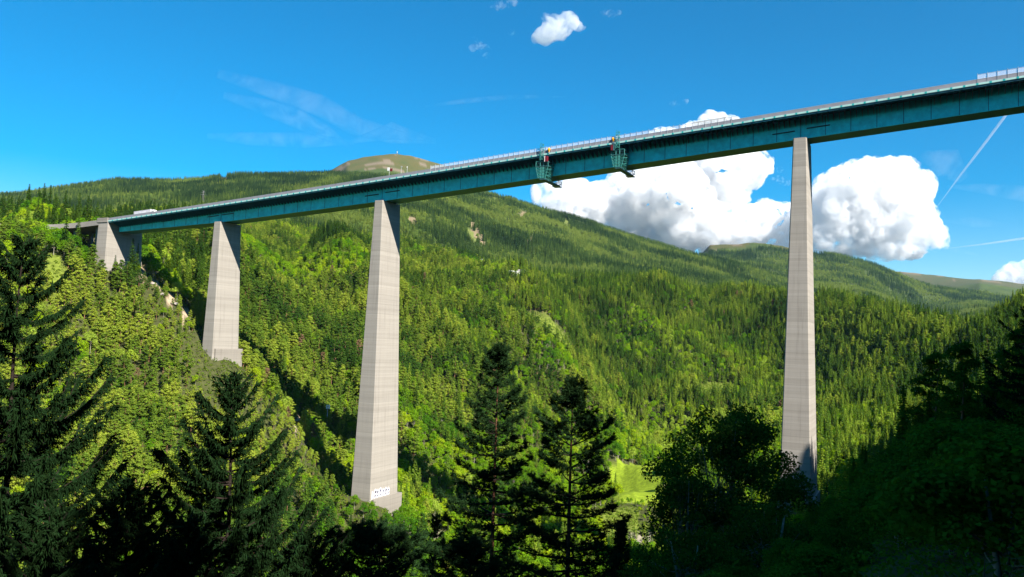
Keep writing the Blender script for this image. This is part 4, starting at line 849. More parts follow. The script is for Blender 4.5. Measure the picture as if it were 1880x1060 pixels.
gB = gantry(1135, 'green lattice inspection gantry with dark red cabinet, right one nearer the trucks', -1)
for px, lab in ((1008, 'round orange warning lamp on the parapet beside the left gantry'), (1126, 'round orange warning lamp on the parapet beside the right gantry')):
    s = s_at(px); c, a, t = axis(s); p = c[0]-t[0]*(HW+.15); o = (p[0], p[1], p[2]+1.0); L_ = thing('warning_lamp', o, lab, 'lamp', 'orange warning lamps on the parapet')
    mb = MB(); mb.sphere((p[0], p[1], p[2]+2.0), .66, 12, 8, (1, .55, .85)); mb.tube([(p[0], p[1], p[2]+1.65), (p[0], p[1], p[2]+.6)], [.5, .12], 10); obj('lens', mb, M_orange, L_)
    mb = MB(); mb.box((p[0], p[1], p[2]+.45), a[0]*.25, t[0]*.1, (0, 0, .2)); obj('bracket_plate', mb, M_steel, L_)
# signs and camera poles on the deck
def deckpole(px, h, label, nm, cat, panel=None):
    s = s_at(px); c, a, t = axis(s); p = c[0]-t[0]*(HW-.5)+np.array([0, 0, .2]); o = thing(nm, tuple(p), label, cat)
    mb = MB(); mb.tube([p, p+np.array([0, 0, h])], .09, 6); obj('pole', mb, M_steel, o)
    if panel:
        for (x, zz, hw, hh, m_) in panel: mb = MB(); q = p+a[0]*x+np.array([0, 0, zz])-t[0]*.14; mb.box(q, a[0]*hw, t[0]*.05, (0, 0, hh)); obj('panel', mb, m_, o)
deckpole(713, 5.4, 'small red and white sign on a pole above the parapet over the middle pier', 'road_sign', 'road sign', [(-.5, 4.8, .6, .8, M_white), (1.2, 4.3, .7, .7, M_red)])
deckpole(735, 5.2, 'thin grey camera pole on the bridge deck right of the middle pier', 'camera_pole', 'pole', [(.2, 5.0, .35, .25, M_steel)])
deckpole(746, 4.6, 'slim short pole on the deck where the wind screen begins', 'marker_pole', 'pole', [(0, 4.4, .2, .3, M_white)])
HAZE = 1.3e-5
# ------------------------------------------------------------------ clouds, far outside the haze
def cloudmat(name, dens, alb=.995, g_=.0, nscale=None, thr=.5, step=.12):
    m, nt, out = mat(name); v = N(nt, 'ShaderNodeVolumePrincipled'); v.inputs['Color'].default_value = (alb, alb, alb, 1); v.inputs['Anisotropy'].default_value = g_
    v.inputs['Density'].default_value = dens
    if nscale:
        tc = N(nt, 'ShaderNodeTexCoord'); no = N(nt, 'ShaderNodeTexNoise', i_Scale=nscale, i_Detail=9.0, i_Roughness=.62, i_Distortion=.5); nt.links.new(tc.outputs['Object'], no.inputs['Vector'])
        mr = N(nt, 'ShaderNodeMapRange', i_1=thr, i_2=thr+.26, i_3=0., i_4=dens); nt.links.new(no.outputs[0], mr.inputs[0]); nt.links.new(mr.outputs[0], v.inputs['Density'])
    nt.links.new(v.outputs[0], out.inputs['Volume']); m.cycles.volume_step_rate = step; return m
CD = 17000.
def cloud(name, blobs, D, voxel, disp, label, material, group=None, flat=.75, cat='cloud', sub=7):
    """blobs: (px, py, radius px); lumps of sub-blobs on each, joined and roughened"""
    g = np.random.default_rng(len(blobs)*13+int(blobs[0][0])); mb = MB(); d0 = ray(blobs[0][0], blobs[0][1]); o = np.array(d0)*D
    for (px, py, rp_) in blobs:
        dd = D*(1+.03*g.normal()*min(1, rp_/60)); c = np.array(ray(px, py))*dd; r = rp_*dd/FOC; mb.sphere(c, r, 14, 10, (1, .9, .9))
        for k in range(sub):
            v = g.normal(size=3); v /= np.linalg.norm(v); v[2] = abs(v[2])*.9-.35; q = r*g.uniform(.22, .5); mb.sphere(c+v*r*g.uniform(.72, 1.0), q, 10, 7)
            if sub > 9:
                for k2 in range(3):
                    v2 = v+g.normal(size=3)*.45; v2 /= np.linalg.norm(v2); mb.sphere(c+v2*(r+q*.45), q*g.uniform(.3, .55), 8, 6)
    ob = obj(name, mb, material, None, True, loc=tuple(o)); tag(ob, label, cat, group)
    rm = ob.modifiers.new('join', 'REMESH'); rm.mode = 'VOXEL'; rm.voxel_size = voxel; rm.use_smooth_shade = True
    for k, (sz, st) in enumerate(disp):
        t = bpy.data.textures.new(f'{name}_{k}', 'CLOUDS'); t.noise_scale = sz; t.noise_depth = 4; t.noise_basis = 'ORIGINAL_PERLIN'
        dm = ob.modifiers.new(f'billow{k}', 'DISPLACE'); dm.texture = t; dm.strength = st; dm.mid_level = .5; dm.texture_coords = 'LOCAL'
    return ob
M_cum = cloudmat('cumulus', .014, .999, .0, .0034, .43, .055)
cloud('cumulus_cloud', [(1005, 356, 34), (1050, 374, 52), (1110, 385, 66), (1175, 365, 62), (1140, 335, 36), (1235, 350, 66), (1300, 330, 66), (1360, 305, 50), (1392, 296, 28), (1340, 345, 36), (1260, 405, 64), (1190, 410, 60), (1320, 415, 50), (1380, 415, 42), (1430, 418, 46), (1255, 268, 28), (1310, 238, 34), (1342, 226, 22), (1225, 260, 26), (1195, 258, 20), (1280, 250, 30), (1270, 300, 56), (1100, 420, 36), (1150, 430, 40), (1240, 450, 36), (1320, 455, 34), (1400, 455, 34), (1460, 425, 40), (1440, 400, 34), (1410, 395, 30), (1475, 445, 30), (1350, 440, 40)], CD, 26, ((800, 380), (330, 260), (120, 110), (55, 50)),
      'huge white and grey cumulus cloud behind the bridge, left of the right pier', M_cum)
cloud('cumulus_cloud', [(1600, 376, 82), (1552, 356, 58), (1640, 350, 62), (1590, 334, 46), (1660, 394, 52), (1686, 354, 22), (1560, 420, 54), (1630, 428, 52), (1515, 405, 46), (1692, 428, 38), (1720, 440, 22), (1676, 452, 26), (1485, 410, 38), (1495, 440, 26), (1580, 450, 22), (1530, 440, 30)], CD-900, 24, ((700, 300), (300, 240), (110, 100), (50, 46)),
      'bright white domed cumulus cloud right of the right pier', M_cum)
cloud('cumulus_cloud', [(1865, 512, 30), (1905, 505, 34), (1840, 514, 14), (1950, 520, 44)], CD+1500, 30, ((500, 220), (160, 120), (60, 50)), 'white cloud top peeping over the far right ridge', M_cum)
M_wisp = cloudmat('wisp', .006, .99, .3, .0085, .5)
wl = 'ragged small clouds high above the bridge'
cloud('small_cloud', [(1020, 50, 26), (1045, 38, 20), (1062, 48, 13), (1000, 64, 20), (985, 72, 10), (1005, 35, 12)], 9000, 14, ((240, 120), (70, 45)), 'largest of the small ragged white clouds above the bridge', cloudmat('wisp_dense', .012, .99, .2, .006, .40), wl, sub=4)
cloud('small_cloud', [(915, 10, 10), (930, 4, 12), (902, 12, 6), (945, 4, 8)], 9000, 10, ((140, 70), (50, 30)), 'small ragged cloud touching the top edge of the picture', M_wisp, wl, sub=4)
cloud('small_cloud', [(878, 82, 10), (890, 92, 11), (868, 88, 8), (872, 72, 6), (893, 102, 6)], 9000, 10, ((140, 70), (50, 30)), 'small curled wispy cloud left of the largest ragged cloud', M_wisp, wl, sub=4)
cloud('small_cloud', [(1110, 23, 8), (1122, 25, 8), (1136, 23, 6)], 9000, 10, ((120, 50), (50, 25)), 'small flat wisp of cloud right of the largest ragged cloud', M_wisp, wl, sub=4)
cloud('small_cloud', [(939, 60, 7), (944, 58, 5)], 9000, 8, ((100, 40), (40, 20)), 'tiny puff of cloud beside the largest ragged cloud', M_wisp, wl, sub=4)
cloud('small_cloud', [(1237, 190, 8), (1258, 187, 7), (1247, 190, 4)], 11000, 10, ((120, 60), (50, 25)), 'two tiny joined puffs above the far truck', M_wisp, wl, sub=4)
cloud('small_cloud', [(1432, 330, 9), (1420, 326, 6), (1444, 336, 7), (1432, 312, 7)], 13800, 12, ((140, 60), (50, 25)), 'small grey-white puffs just left of the right pier top', M_wisp, wl, sub=4)

# high thin ice cloud and vapour trails
def streaks(name, L, D, material, label, cat, n=10, kind=None):
    mb = MB()
    for pts, rads in L: mb.tube([np.array(ray(*p))*D for p in pts], [r*D/FOC for r in rads], n)
    o = obj(name, mb, material, None, True, loc=tuple(np.array(ray(*L[0][0][0]))*D)); return tag(o, label, cat, kind=kind)
M_trail = cloudmat('vapour_trail', .0075, .99, .2); M_trail2 = cloudmat('vapour_trail_soft', .0028, .99, .2, .004, .3, .1)
M_cirr = cloudmat('ice_cloud', .00021, .99, .2, .0016, .36, .1); M_cirr2 = cloudmat('ice_cloud_streak', .00035, .99, .2, .0022, .38, .1)
streaks('vapour_trail', [([(1850, 207), (1812, 258), (1766, 318), (1735, 360), (1704, 402)], [2.3, 2.4, 1.8, 1.0, .3])], 20000, M_trail, 'steep white vapour trail slanting down from the bridge at right', 'vapour trail')
streaks('vapour_trail', [([(1960, 424), (1880, 438), (1810, 448), (1735, 457)], [2.4, 2.1, 1.6, .4])], 20000, M_trail, 'nearly level white vapour trail low above the right ridge', 'vapour trail')
streaks('cirrus_cloud', [([(1960, 362), (1880, 356), (1800, 346), (1735, 342)], [16, 13, 8, 2]), ([(1850, 414), (1790, 408), (1725, 404)], [3, 9, 2]), ([(1700, 448), (1760, 460), (1800, 470)], [2, 5, 1]), ([(1690, 285), (1740, 300), (1770, 330)], [8, 26, 8])], 21000, M_cirr2, 'faint feathery high clouds at the right beside the steep trail', 'cirrus cloud', 12)
streaks('cirrus_cloud', [([(400, 135), (500, 165), (590, 195), (650, 230), (720, 250), (800, 262)], [8, 16, 20, 18, 14, 3]), ([(410, 175), (480, 195), (540, 215), (600, 245), (640, 268)], [6, 14, 18, 14, 3]), ([(380, 250), (460, 255), (560, 258), (650, 262)], [5, 12, 14, 4]), ([(640, 262), (720, 240), (800, 258)], [3, 16, 3])], 24000, M_cirr, 'thin veil of high cloud streaks above the left mountain', 'cirrus cloud', 12)
streaks('cirrus_cloud', [([(780, 196), (850, 186), (940, 178), (1040, 178)], [2, 5, 5, 1])], 24000, M_cirr2, 'single faint cloud streak in the middle of the sky', 'cirrus cloud', 10)
# ------------------------------------------------------------------ air
mb = MB(); mb.box((0, 0, 885), (13500, 0, 0), (0, 13500, 0), (0, 0, 1015)); m, nt, out = mat('haze_air'); v = N(nt, 'ShaderNodeVolumePrincipled')
v.inputs['Color'].default_value = (.45, .72, 1, 1); v.inputs['Density'].default_value = HAZE; v.inputs['Anisotropy'].default_value = .2; nt.links.new(v.outputs[0], out.inputs['Volume'])
hz = obj('haze', mb, m); tag(hz, kind='stuff'); hz.display_type = 'WIRE'
# ------------------------------------------------------------------ foreground trees
def spot(px, py, r):
    d = ray(px, py); hl = math.hypot(d.x, d.y); x, y = d.x/hl*r, d.y/hl*r; return x, y, d.z/hl*r, zt(x, y)
def curve_pts(A, yaw, L, e0, droop, up, n=8):
    u = np.linspace(0, 1, n); rr_ = L*u; zz = math.tan(e0)*L*u - droop*L*u*(1-u) + up*L*u**3
    return np.stack([A[0]+math.cos(yaw)*rr_, A[1]+math.sin(yaw)*rr_, A[2]+zz], 1)
def hero(name, x, y, gz, label, cat='tree', group=None):
    return thing(name, (x, y, gz-.4), label, cat, group)
def fin(o, nm, Vs, Fs, m_, tint):
    off = 0; FF = []
    for V, F in zip(Vs, Fs): FF.append(F+off); off += len(V)
    me = mesh_np(nm, np.concatenate(Vs), np.concatenate(FF), [m_]); c = link(bpy.data.objects.new(nm, me), o); c['tint'] = tint; return c
def hero_spruce(px, py, r, label, seed, kL=.75, L0=.25, Lmax=5.4, e=(18, 30), dens=1., wh=.42, h_from=.1, tr=.2):
    g = np.random.default_rng(seed); x, y, ztop, gz = spot(px, py, r); H = ztop-gz+.4; o = hero('spruce_tree', x, y, gz, label)
    tb = MB(); ph = g.random()*6; pts = [(.1*math.sin(ph+k), .1*math.cos(ph+k*1.3), -1+(H+1)*k/10) for k in range(11)]; tb.tube(pts, [tr*(1.05-.98*k/10) for k in range(11)], 8)
    A = []; Bq = []; Rd = []; lb = MB(); h = H-.12; n = 0
    while h > H*h_from:
        d = H-h; nb = 4
        for k in range(nb):
            yaw = 2*PI*k/nb+n*1.9+g.normal()*.3; L = min(Lmax*g.uniform(.8, 1.1), (L0+kL*d)*g.uniform(.62, 1.12)*(1.28 if g.random() < .16 else .92))
            ee = R(g.uniform(*e)+max(0, 35-d*16)); ee = min(ee, math.atan((d*.75+.12)/L)); cp = curve_pts((0, 0, h+g.normal()*.05), yaw, L, ee, .35+.25*min(1, d/5), .12+.12*g.random(), 9)
            lb.tube(cp[::2], [max(.012, .016*L*(1-u)) for u in np.linspace(0, .95, 5)], 4, cap=False)
            m_ = max(6, int(L*9*dens)); u = np.sort(g.uniform(.1 if d > 3 else .02, 1, m_)); q = u*8; i = np.minimum(q.astype(int), 7); f = (q-i)[:, None]; P = cp[i]*(1-f)+cp[i+1]*f
            dr = np.array([math.cos(yaw), math.sin(yaw), 0]); lat = np.array([-math.sin(yaw), math.cos(yaw), 0])
            # lateral shoots with hanging twiglets
            for sgn in (-1, 1):
                Ls = (.14+.50*min(1, L/3)*np.minimum(1, (1.12-u)*1.7))*g.uniform(.5, 1.1, m_); v = lat*sgn*.72+dr*.62+np.array([0, 0, .08])+g.normal(size=(m_, 3))*.18; v /= np.linalg.norm(v, axis=1, keepdims=True)
                E_ = P+v*Ls[:, None]; A.append(P); Bq.append(E_); Rd.append(np.full(m_, .026))
                for k2 in range(7):
                    f2 = g.uniform(.25, 1, (m_, 1)); S_ = P+(E_-P)*f2; hv = np.array([0, 0, -1.])*g.uniform(.1, 1.0)+v*.35+g.normal(size=(m_, 3))*.28; A.append(S_); Bq.append(S_+hv*(.07+.13*g.random((m_, 1)))*min(1., .55+L/4)); Rd.append(np.full(m_, .021))
            # curtain hanging under the limb and short upright needles along it
            mm = int(m_*2.2); j = g.integers(0, m_, mm); A.append(P[j]); Bq.append(P[j]+np.stack([g.normal(size=mm)*.07, g.normal(size=mm)*.07, -g.uniform(.1, .42, mm)*min(1, .3+L/4)], 1)); Rd.append(np.full(mm, .03))
            A.append(P); Bq.append(P+dr*.22+g.normal(size=(m_, 3))*.1+np.array([0, 0, .12])); Rd.append(np.full(m_, .045))
        h -= wh*g.uniform(.7, 1.25)*(.55 if d < 1.2 else 1); n += 1
    # leader
    A.append(np.tile([[pts[-1][0], pts[-1][1], H-.5]], (14, 1))+g.random((14, 1))*np.array([[0, 0, .5]])); Bq.append(A[-1]+g.normal(size=(14, 3))*.14+np.array([0, 0, .14])); Rd.append(np.full(14, .03))
    A.append(np.array([[pts[-1][0], pts[-1][1], H-.5]])); Bq.append(np.array([[pts[-1][0], pts[-1][1], H+.25]])); Rd.append(np.array([.04]))
    V, F = cones(np.concatenate(A), np.concatenate(Bq), np.concatenate(Rd), g); fin(o, 'crown', [V], [F], M_heroS, .4)
    t = obj('trunk', tb, M_barkdark, o, True, local=True); obj('branches', lb, M_barkdark, o, True, local=True)
    return o, H
def hero_pine(px, py, r, label, seed, widths, wh=.62, tuft=46, dens=1., tr=.17, name='pine_tree', clear=0.):
    """widths: (metres below the top, half width)"""
    g = np.random.default_rng(seed); x, y, ztop, gz = spot(px, py, r); H = ztop-gz+.4; o = hero(name, x, y, gz, label)
    tb = MB(); lean = g.normal()*.15; pts = [(lean*math.sin(k/10*2.5), .1*math.cos(k), -1+(H+1)*k/10) for k in range(11)]; tb.tube(pts, [tr*(1.08-1.0*k/10) for k in range(11)], 8)
    lb = MB(); A = []; Bq = []; Rd = []; h = H-.15; n = 0; wd = [w[0] for w in widths]; wv = [w[1] for w in widths]
    while H-h < wd[-1] and h > .6:
        d = H-h; Wm = np.interp(d, wd, wv); nb = 5 if g.random() > .25 else 4
        for k in range(nb):
            if d > 3 and g.random() < clear: continue
            yaw = 2*PI*k/nb+n*1.3+g.normal()*.3; L = max(.2, Wm*g.uniform(.6, 1.15)); ee = R(np.interp(d, (0, 1.5, 6, 12), (58, 34, 12, -2))+g.normal()*6)
            ee = min(ee, math.atan((d*.6+.08)/L)); cp = curve_pts((0, 0, h), yaw, L, ee, .15, .12, 9); lb.tube(cp[::2], [max(.01, .02*L*(1-u)) for u in np.linspace(0, .9, 5)], 4, cap=False)
            m_ = max(4, int(tuft*min(1.3, .25+L/2.4)*dens)); u = 1-.68*g.random(m_)**1.5 if L > .8 else g.uniform(.1, 1, m_); q = np.minimum(u, .999)*8; i = q.astype(int); f = (q-i)[:, None]; P = cp[i]*(1-f)+cp[i+1]*f
            lat = np.array([-math.sin(yaw), math.cos(yaw), 0]); wdt = .42*L*np.minimum(1, (1.15-u)*2)
            P = P+lat*(g.normal(size=(m_, 1))*.5*np.minimum(.9, wdt)[:, None])+np.array([0, 0, 1])*(np.abs(g.normal(size=(m_, 1)))*.16-.05)
            K = 13; S_ = np.repeat(P, K, 0); dv = g.normal(size=(len(S_), 3)); dv /= np.linalg.norm(dv, axis=1, keepdims=True); dv[:, 2] = dv[:, 2]*.75+.35; dv += np.repeat(np.tile([math.cos(yaw)*.5, math.sin(yaw)*.5, 0], (m_, 1)), K, 0)
            A.append(S_); Bq.append(S_+dv*(.15+.1*g.random((len(S_), 1)))); Rd.append(np.full(len(S_), .021))
        h -= wh*g.uniform(.75, 1.3)*(.5 if d < 1.2 else 1); n += 1
    V, F = cones(np.concatenate(A), np.concatenate(Bq), np.concatenate(Rd), g); fin(o, 'crown', [V], [F], M_heroP, .4)
    obj('trunk', tb, M_barkred, o, True, local=True); obj('branches', lb, M_barkdark, o, True, local=True); return o, H
def hero_broad(px, py, r, label, seed, rx, rz, leaf=.075, clumps=80, per=330, tint=.5, name='leafy_tree', zc=None, thin=.0):
    g = np.random.default_rng(seed); x, y, ztop, gz = spot(px, py, r); H = ztop-gz+.4; o = hero(name, x, y, gz, label); zc = H-rz if zc is None else zc
    tb = MB(); stems = []
    for k in range(3):
        a = k*2.1+g.random(); e = np.array([math.cos(a)*rx*.28, math.sin(a)*rx*.28, H*g.uniform(.72, .9)]); p0_ = np.array([math.cos(a)*.12, math.sin(a)*.12, -1.]); pts = [p0_, p0_+(e-p0_)*np.array([.2, .2, .33]), p0_+(e-p0_)*np.array([.55, .55, .66]), e]; stems.append(pts); tb.tube(pts, [.13, .1, .065, .02], 7)
    lb = MB(); P = []; Nn = []
    for i in range(clumps):
        v = g.normal(size=3); v /= np.linalg.norm(v); q = g.uniform(.3, .95)**.6; 
        wz = 1.0 if v[2] > 0 else .95; c = np.array([v[0]*rx*q*(1-.35*max(0, v[2])), v[1]*rx*q*(1-.35*max(0, v[2])), zc+v[2]*rz*q*wz]); c[2] = min(c[2], H-.1)
        if c[2] < .4: c[2] = .4+g.random()
        st = stems[int(g.integers(3))]; b0 = np.array(st[1])+(np.array(st[2])-np.array(st[1]))*g.uniform(-.3, 1.2); lb.tube([b0, b0*.5+c*.5+np.array([0, 0, -.25]), c], [.035, .022, .008], 4, cap=False)
        cr = g.uniform(.45, 1.0)*(rx/5)**.5; n = int(per*cr**2*1.6); w = g.normal(size=(n, 3)); w /= np.linalg.norm(w, axis=1, keepdims=True); rad = cr*(.25+.85*g.random((n, 1))**.6)*np.array([1.1, 1.1, .8]); P.append(c+w*rad); Nn.append(g.normal(size=(n, 3))*.8+np.array([0, 0, .7]))
    V, F = diamonds(np.concatenate(P), np.concatenate(Nn), leaf, leaf*.72, g, .3); fin(o, 'crown', [V], [F], M_heroB, tint)
    obj('trunk', tb, M_barkpale, o, True, local=True); obj('branches', lb, M_barkpale, o, True, local=True); return o, H
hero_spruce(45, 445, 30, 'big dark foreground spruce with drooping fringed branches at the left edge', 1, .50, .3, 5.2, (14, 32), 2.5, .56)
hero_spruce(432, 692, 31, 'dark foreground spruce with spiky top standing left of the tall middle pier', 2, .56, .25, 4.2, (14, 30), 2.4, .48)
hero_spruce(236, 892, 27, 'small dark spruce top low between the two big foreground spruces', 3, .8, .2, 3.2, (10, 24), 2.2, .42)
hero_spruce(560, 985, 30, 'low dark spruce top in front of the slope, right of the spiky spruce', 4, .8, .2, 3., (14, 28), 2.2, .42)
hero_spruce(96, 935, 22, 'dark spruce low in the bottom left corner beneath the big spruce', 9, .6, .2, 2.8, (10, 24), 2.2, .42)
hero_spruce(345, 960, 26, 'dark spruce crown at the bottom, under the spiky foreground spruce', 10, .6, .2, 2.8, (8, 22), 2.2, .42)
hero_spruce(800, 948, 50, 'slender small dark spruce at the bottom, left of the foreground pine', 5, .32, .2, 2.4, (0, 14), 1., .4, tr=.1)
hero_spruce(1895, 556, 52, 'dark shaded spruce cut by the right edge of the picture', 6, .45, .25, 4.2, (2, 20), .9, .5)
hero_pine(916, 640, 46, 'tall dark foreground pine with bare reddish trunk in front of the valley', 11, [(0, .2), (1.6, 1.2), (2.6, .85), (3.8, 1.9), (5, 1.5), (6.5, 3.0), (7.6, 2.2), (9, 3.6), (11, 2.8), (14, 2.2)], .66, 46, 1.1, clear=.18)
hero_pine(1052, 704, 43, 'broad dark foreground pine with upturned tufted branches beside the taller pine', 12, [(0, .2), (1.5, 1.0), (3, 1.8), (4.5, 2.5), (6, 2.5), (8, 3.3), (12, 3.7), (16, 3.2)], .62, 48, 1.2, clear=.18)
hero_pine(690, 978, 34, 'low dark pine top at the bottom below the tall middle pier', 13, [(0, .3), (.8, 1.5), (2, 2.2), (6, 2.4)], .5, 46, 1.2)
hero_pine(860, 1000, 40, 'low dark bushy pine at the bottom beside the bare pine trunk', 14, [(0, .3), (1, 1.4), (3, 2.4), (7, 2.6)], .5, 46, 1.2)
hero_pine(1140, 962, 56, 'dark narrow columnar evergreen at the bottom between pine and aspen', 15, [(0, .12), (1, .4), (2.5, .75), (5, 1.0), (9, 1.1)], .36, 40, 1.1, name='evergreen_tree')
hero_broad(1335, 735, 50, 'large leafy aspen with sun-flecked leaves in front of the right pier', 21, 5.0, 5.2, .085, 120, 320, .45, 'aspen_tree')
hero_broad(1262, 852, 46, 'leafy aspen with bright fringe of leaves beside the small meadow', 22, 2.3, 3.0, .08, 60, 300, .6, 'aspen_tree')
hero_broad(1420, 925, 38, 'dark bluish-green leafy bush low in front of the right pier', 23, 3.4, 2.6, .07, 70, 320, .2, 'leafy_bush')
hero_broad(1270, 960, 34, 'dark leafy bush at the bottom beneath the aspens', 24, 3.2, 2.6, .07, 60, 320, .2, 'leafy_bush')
# bushes clothing the near shaded slope
g = np.random.default_rng(77); Xb, Yb = jgrid(0, 62, 6, 66, 2.7, g); azb = np.arctan2(Xb, Yb); rb = np.hypot(Xb, Yb); kb = (azb > R(9)) & (azb < R(41)) & (rb > 9.5) & (rb < 66) & ~((rb > 30) & (azb < R(17)))
Xb, Yb = Xb[kb], Yb[kb]; Zb = Zt(Xb, Yb); ub, vb = proj(np.stack([Xb, Yb, Zb], -1)); rb = rb[kb]
limb = np.interp(ub, [1150, 1300, 1480, 1560, 1650, 1750, 1880], [1075, 1050, 985, 930, 850, 800, 760])
for i in range(len(Xb)):
    zl = rb[i]*telev(math.atan2(Xb[i], Yb[i]), limb[i]); h = min(g.uniform(3.0, 7.5), (zl-Zb[i])*g.uniform(.45, 1.35))
    if h < .7: h = .7
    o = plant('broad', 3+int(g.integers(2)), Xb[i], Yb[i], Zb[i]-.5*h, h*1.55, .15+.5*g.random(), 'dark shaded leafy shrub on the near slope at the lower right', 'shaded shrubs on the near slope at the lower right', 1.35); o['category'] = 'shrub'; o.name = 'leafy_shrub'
# little sapling catching light
def sapling(px, py, r, label):
    g = np.random.default_rng(5); x, y, ztop, gz = spot(px, py, r); o = hero('sapling', x, y, gz+.4, label, 'sapling'); H = ztop-gz; P = []; Nn = []; Al = []; sb = MB()
    for k in range(7):
        a = k*.9+g.random()*.4; L = H*g.uniform(.45, .75); e = np.array([math.cos(a)*L*.6, math.sin(a)*L*.6, H*g.uniform(.72, 1.0)]); b0 = np.array([0, 0, H*.15*k/7]); mid = b0*.5+e*.5+np.array([0, 0, .08]); sb.tube([b0, mid, e], [.012, .008, .003], 5, cap=False)
        for q in np.linspace(.3, 1, 9):
            p = (b0*(1-q)**2+2*q*(1-q)*mid+e*q*q)
            for sg in (-1, 1):
                d = np.array([-math.sin(a)*sg+math.cos(a)*.7, math.cos(a)*sg+math.sin(a)*.7, .25]); d /= np.linalg.norm(d); P.append(p+d*.06); Nn.append([0, 0, 1.]); Al.append(d)
    V, F = diamonds(np.array(P), np.array(Nn), .06, .024, g, .35, np.array(Al)); fin(o, 'leaves', [V], [F], M_heroB, .8); obj('stems', sb, M_bark, o, True, local=True)
sapling(1806, 1002, 8.5, 'little broad-leaved sapling catching light in the dark bottom right corner')
# ------------------------------------------------------------------ small distant things
def house(px, py, r0_, w, d, h, label, wallm, roofm, yaw=.3, pitch=.45, cat='house', name='house'):
    x, y, zz, r = hit(px, py, 1.0, r0_); o = thing(name, (x, y, zz), label, cat, rz=yaw); zz = 0; L = MB()
    L.box((0, 0, h/2-1), (w/2, 0, 0), (0, d/2, 0), (0, 0, h/2+1)); wl_ = obj('wall', L, wallm, o, local=True)
    rf = MB(); ov = .6; rh = d/2*pitch; vs = [(sx*(w/2+ov), sy*(d/2+ov), h+.02-ov*pitch) for sx in (-1, 1) for sy in (-1, 1)]+[(sx*(w/2+ov), 0, h+rh+.02) for sx in (-1, 1)]+[(sx*(w/2+ov), sy*(d/2+ov), h+.27-ov*pitch) for sx in (-1, 1) for sy in (-1, 1)]+[(sx*(w/2+ov), 0, h+rh+.3) for sx in (-1, 1)]
    rf.add(vs, [(0, 2, 5, 4), (1, 4, 5, 3), (6, 10, 11, 8), (7, 9, 11, 10), (0, 6, 8, 2), (1, 3, 9, 7), (0, 4, 10, 6), (4, 1, 7, 10), (2, 8, 11, 5), (5, 11, 9, 3)]); obj('roof', rf, roofm, o, local=True)
    gb_ = MB(); gb_.add([(sx*w/2*.998, sy*d/2, h) for sx in (-1, 1) for sy in (-1, 1)]+[(sx*w/2*.998, 0, h+rh*.98) for sx in (-1, 1)], [(0, 1, 4), (2, 5, 3), (0, 4, 5, 2), (1, 3, 5, 4)]); obj('gable', gb_, wallm, wl_, local=True)
    for k in range(3):
        wn_ = MB(); wn_.box((-w/2+w*(k+.5)/3, -d/2-.03, h*.55), (w*.07, 0, 0), (0, .03, 0), (0, 0, h*.13)); obj('window', wn_, M_slot, o, local=True)
    return o
M_roof = simple('grey_roof', (.30, .27, .25), .8); M_roofw = simple('pale_sheet_roof', (.62, .62, .62), .5); M_hut = simple('rusty_boards', (.30, .16, .09), .9)
house(885, 483, 700, 15, 10, 6, 'white house with pale roof among trees beyond the valley, right of the middle pier', M_white, M_roofw, .5)
house(941, 505, 700, 12, 8, 5, 'pale house half hidden by trees, left of the two on the spur', M_white, M_roofw, .2)
house(958, 504, 700, 10, 8, 6, 'small bright white house at the edge of the spur wood', M_white, M_roof, -.3)
house(921, 364, 1500, 22, 13, 7, 'tiny pale alpine hut on a clearing high on the mountainside', M_white, M_roofw, .1)
house(1374, 440, 4500, 40, 28, 14, 'tiny hut on the bare summit behind the right pier', M_roof, M_roof, .1)
house(551, 783, 380, 6, 4, 4.2, 'small rusty brown hut at the rocky edge above the ravine', M_hut, M_concw, -.5, .2, 'hut', 'hut')
# floodlight mast in the shaded ravine
x, y, zz, r = hit(599, 800, .5, 380); lm = thing('light_mast', (x, y, zz), 'tall grey floodlight mast in the shaded ravine left of the middle pier', 'light mast'); Hm = r*(telev(math.atan2(x, y), 748))-zz
mb = MB(); mb.tube([(0, 0, -1), (0, 0, Hm)], [.32, .16], 8); obj('pole', mb, M_steel, lm, True, local=True)
for sx in (-.75, .75): mb = MB(); mb.box((sx+.3, -.3, Hm+.2), (.5, .1, 0), (-.05, .35, .1), (0, 0, 1.1)); obj('floodlight', mb, M_white, lm, local=True)
mb = MB(); mb.tube([(-.9, 0, Hm-.1), (1.3, 0, Hm-.1)], .1, 5); obj('crossarm', mb, M_steel, lm, local=True)
# transmitter on the dome
ia = np.nonzero((AZ > az_of(640, 290)) & (AZ < az_of(730, 290)))[0]; ja = np.nonzero((np.exp(LR) > 5200) & (np.exp(LR) < 6800))[0]; sub_ = T[np.ix_(ia, ja)]; q_ = np.unravel_index(np.argmax(sub_), sub_.shape); x, y, zz = float(XG[ia[q_[0]], ja[q_[1]]]), float(YG[ia[q_[0]], ja[q_[1]]]), float(sub_[q_]); tm_ = thing('transmitter_mast', (x, y, zz), 'red and white transmitter tower on the bald mountain top', 'transmitter'); tm_.scale = (.95, .95, .95)
mb = MB(); mb.tube([(0, 0, -5), (0, 0, 9), (0, 0, 10)], [9, 8, 6], 10); obj('base_building', mb, M_white, tm_, local=True)
zz0 = 9.8
for k, (h, r_) in enumerate(((12, 3.4), (10, 3.0), (9, 2.4), (8, 1.6))): mb = MB(); mb.tube([(0, 0, zz0), (0, 0, zz0+h)], [r_, r_*.9], 8); zz0 += h+.01; obj('mast_section', mb, M_white if k % 2 == 0 else M_red, tm_, local=True)
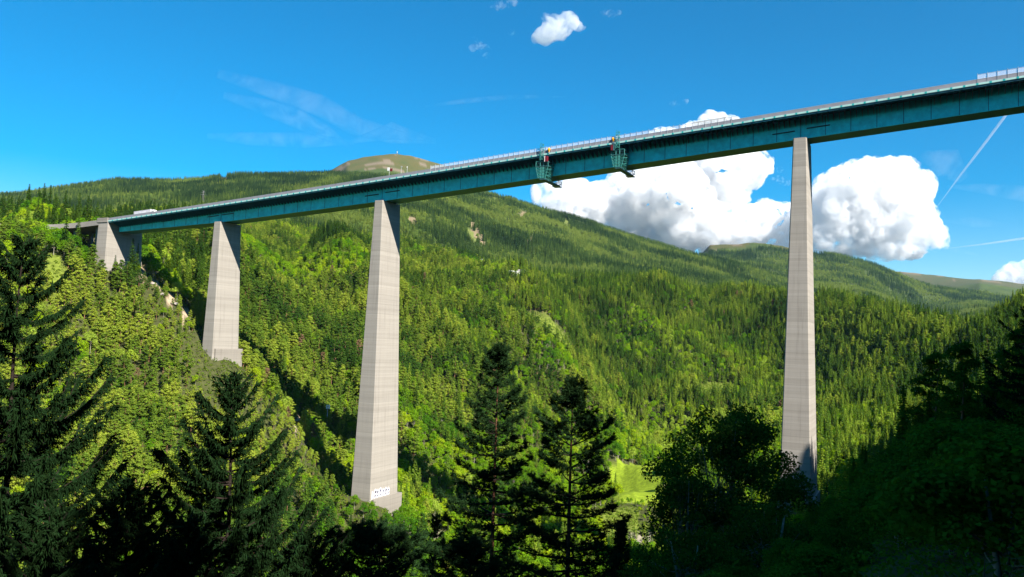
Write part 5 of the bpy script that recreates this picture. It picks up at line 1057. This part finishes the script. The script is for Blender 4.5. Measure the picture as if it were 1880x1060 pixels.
# power pylon on the mountainside behind the bridge
x, y, zz, r = hit(372, 378, 0, 1200); py_ = thing('power_pylon', (x, y, zz), 'grey lattice power pylon on the forested slope behind the left part of the bridge', 'pylon'); Hp = 34*r/1900
mb = MB(); W0, W1 = 3.2, .6
for sx in (-1, 1):
    for sy in (-1, 1): mb.tube([(sx*W0, sy*W0, -2), (sx*W1, sy*W1, Hp)], .13, 4)
for k in range(6):
    f0, f1 = k/6, (k+1)/6; w0 = W0+(W1-W0)*f0; w1 = W0+(W1-W0)*f1
    for sy in (-1, 1): mb.tube([(-w0, sy*w0, Hp*f0), (w1, sy*w1, Hp*f1)], .06, 4); mb.tube([(w0, sy*w0, Hp*f0), (-w1, sy*w1, Hp*f1)], .06, 4); mb.tube([(sy*w0, -w0, Hp*f0), (sy*w1, w1, Hp*f1)], .06, 4)
obj('lattice_tower', mb, M_slab, py_, local=True)
for zf, wd in ((.72, 8), (.86, 6), (.97, 4)): mb = MB(); mb.tube([(-wd, 0, Hp*zf), (0, 0, Hp*zf+.8), (wd, 0, Hp*zf)], .15, 4); obj('crossarm', mb, M_steel, py_, local=True)
# pale boulders on the river bed and scree
M_rock = simple('pale_rock', (.27, .24, .20), .95, noise=.3, scale=.8); g = np.random.default_rng(3)
def boulder(px, py, r0_, w, label, group=None):
    x, y, zz, r = hit(px, py, .3, r0_); mb = MB(); mb.sphere((0, 0, 0), w, 10, 7, (1.4, .9, .6)); o = bpy.data.objects.new('boulder', None)
    mb.v = [(vx*(1+.25*math.sin(vx*3+vz*5+w)), vy*(1+.2*math.cos(vy*4+vx)), vz*(1+.2*math.sin(vx*4))) for vx, vy, vz in mb.v]; ob = obj('boulder', mb, M_rock, None, False, local=True); ob.location = (x, y, zz+w*.2); ob.rotation_euler.z = g.random()*6; tag(ob, label, 'boulder', group)
boulder(793, 941, 380, 2.6, 'long pale boulder among shrubs right of the middle pier foot')
for (a, b_) in ((805, 985), (798, 1002), (812, 1012), (1165, 985), (1178, 992), (1160, 998)): boulder(a, b_, 380, g.uniform(.8, 1.7), 'pale boulder on the gravelly river bed', 'boulders on the river bed')
for (a, b_) in ((300, 541), (322, 560), (281, 522), (345, 585)): boulder(a, b_, 430, g.uniform(1.0, 2.0), 'pale rock on the bare rocky edge left of the short pier', 'rocks on the rocky edge left of the short pier')
# the faint daytime moon
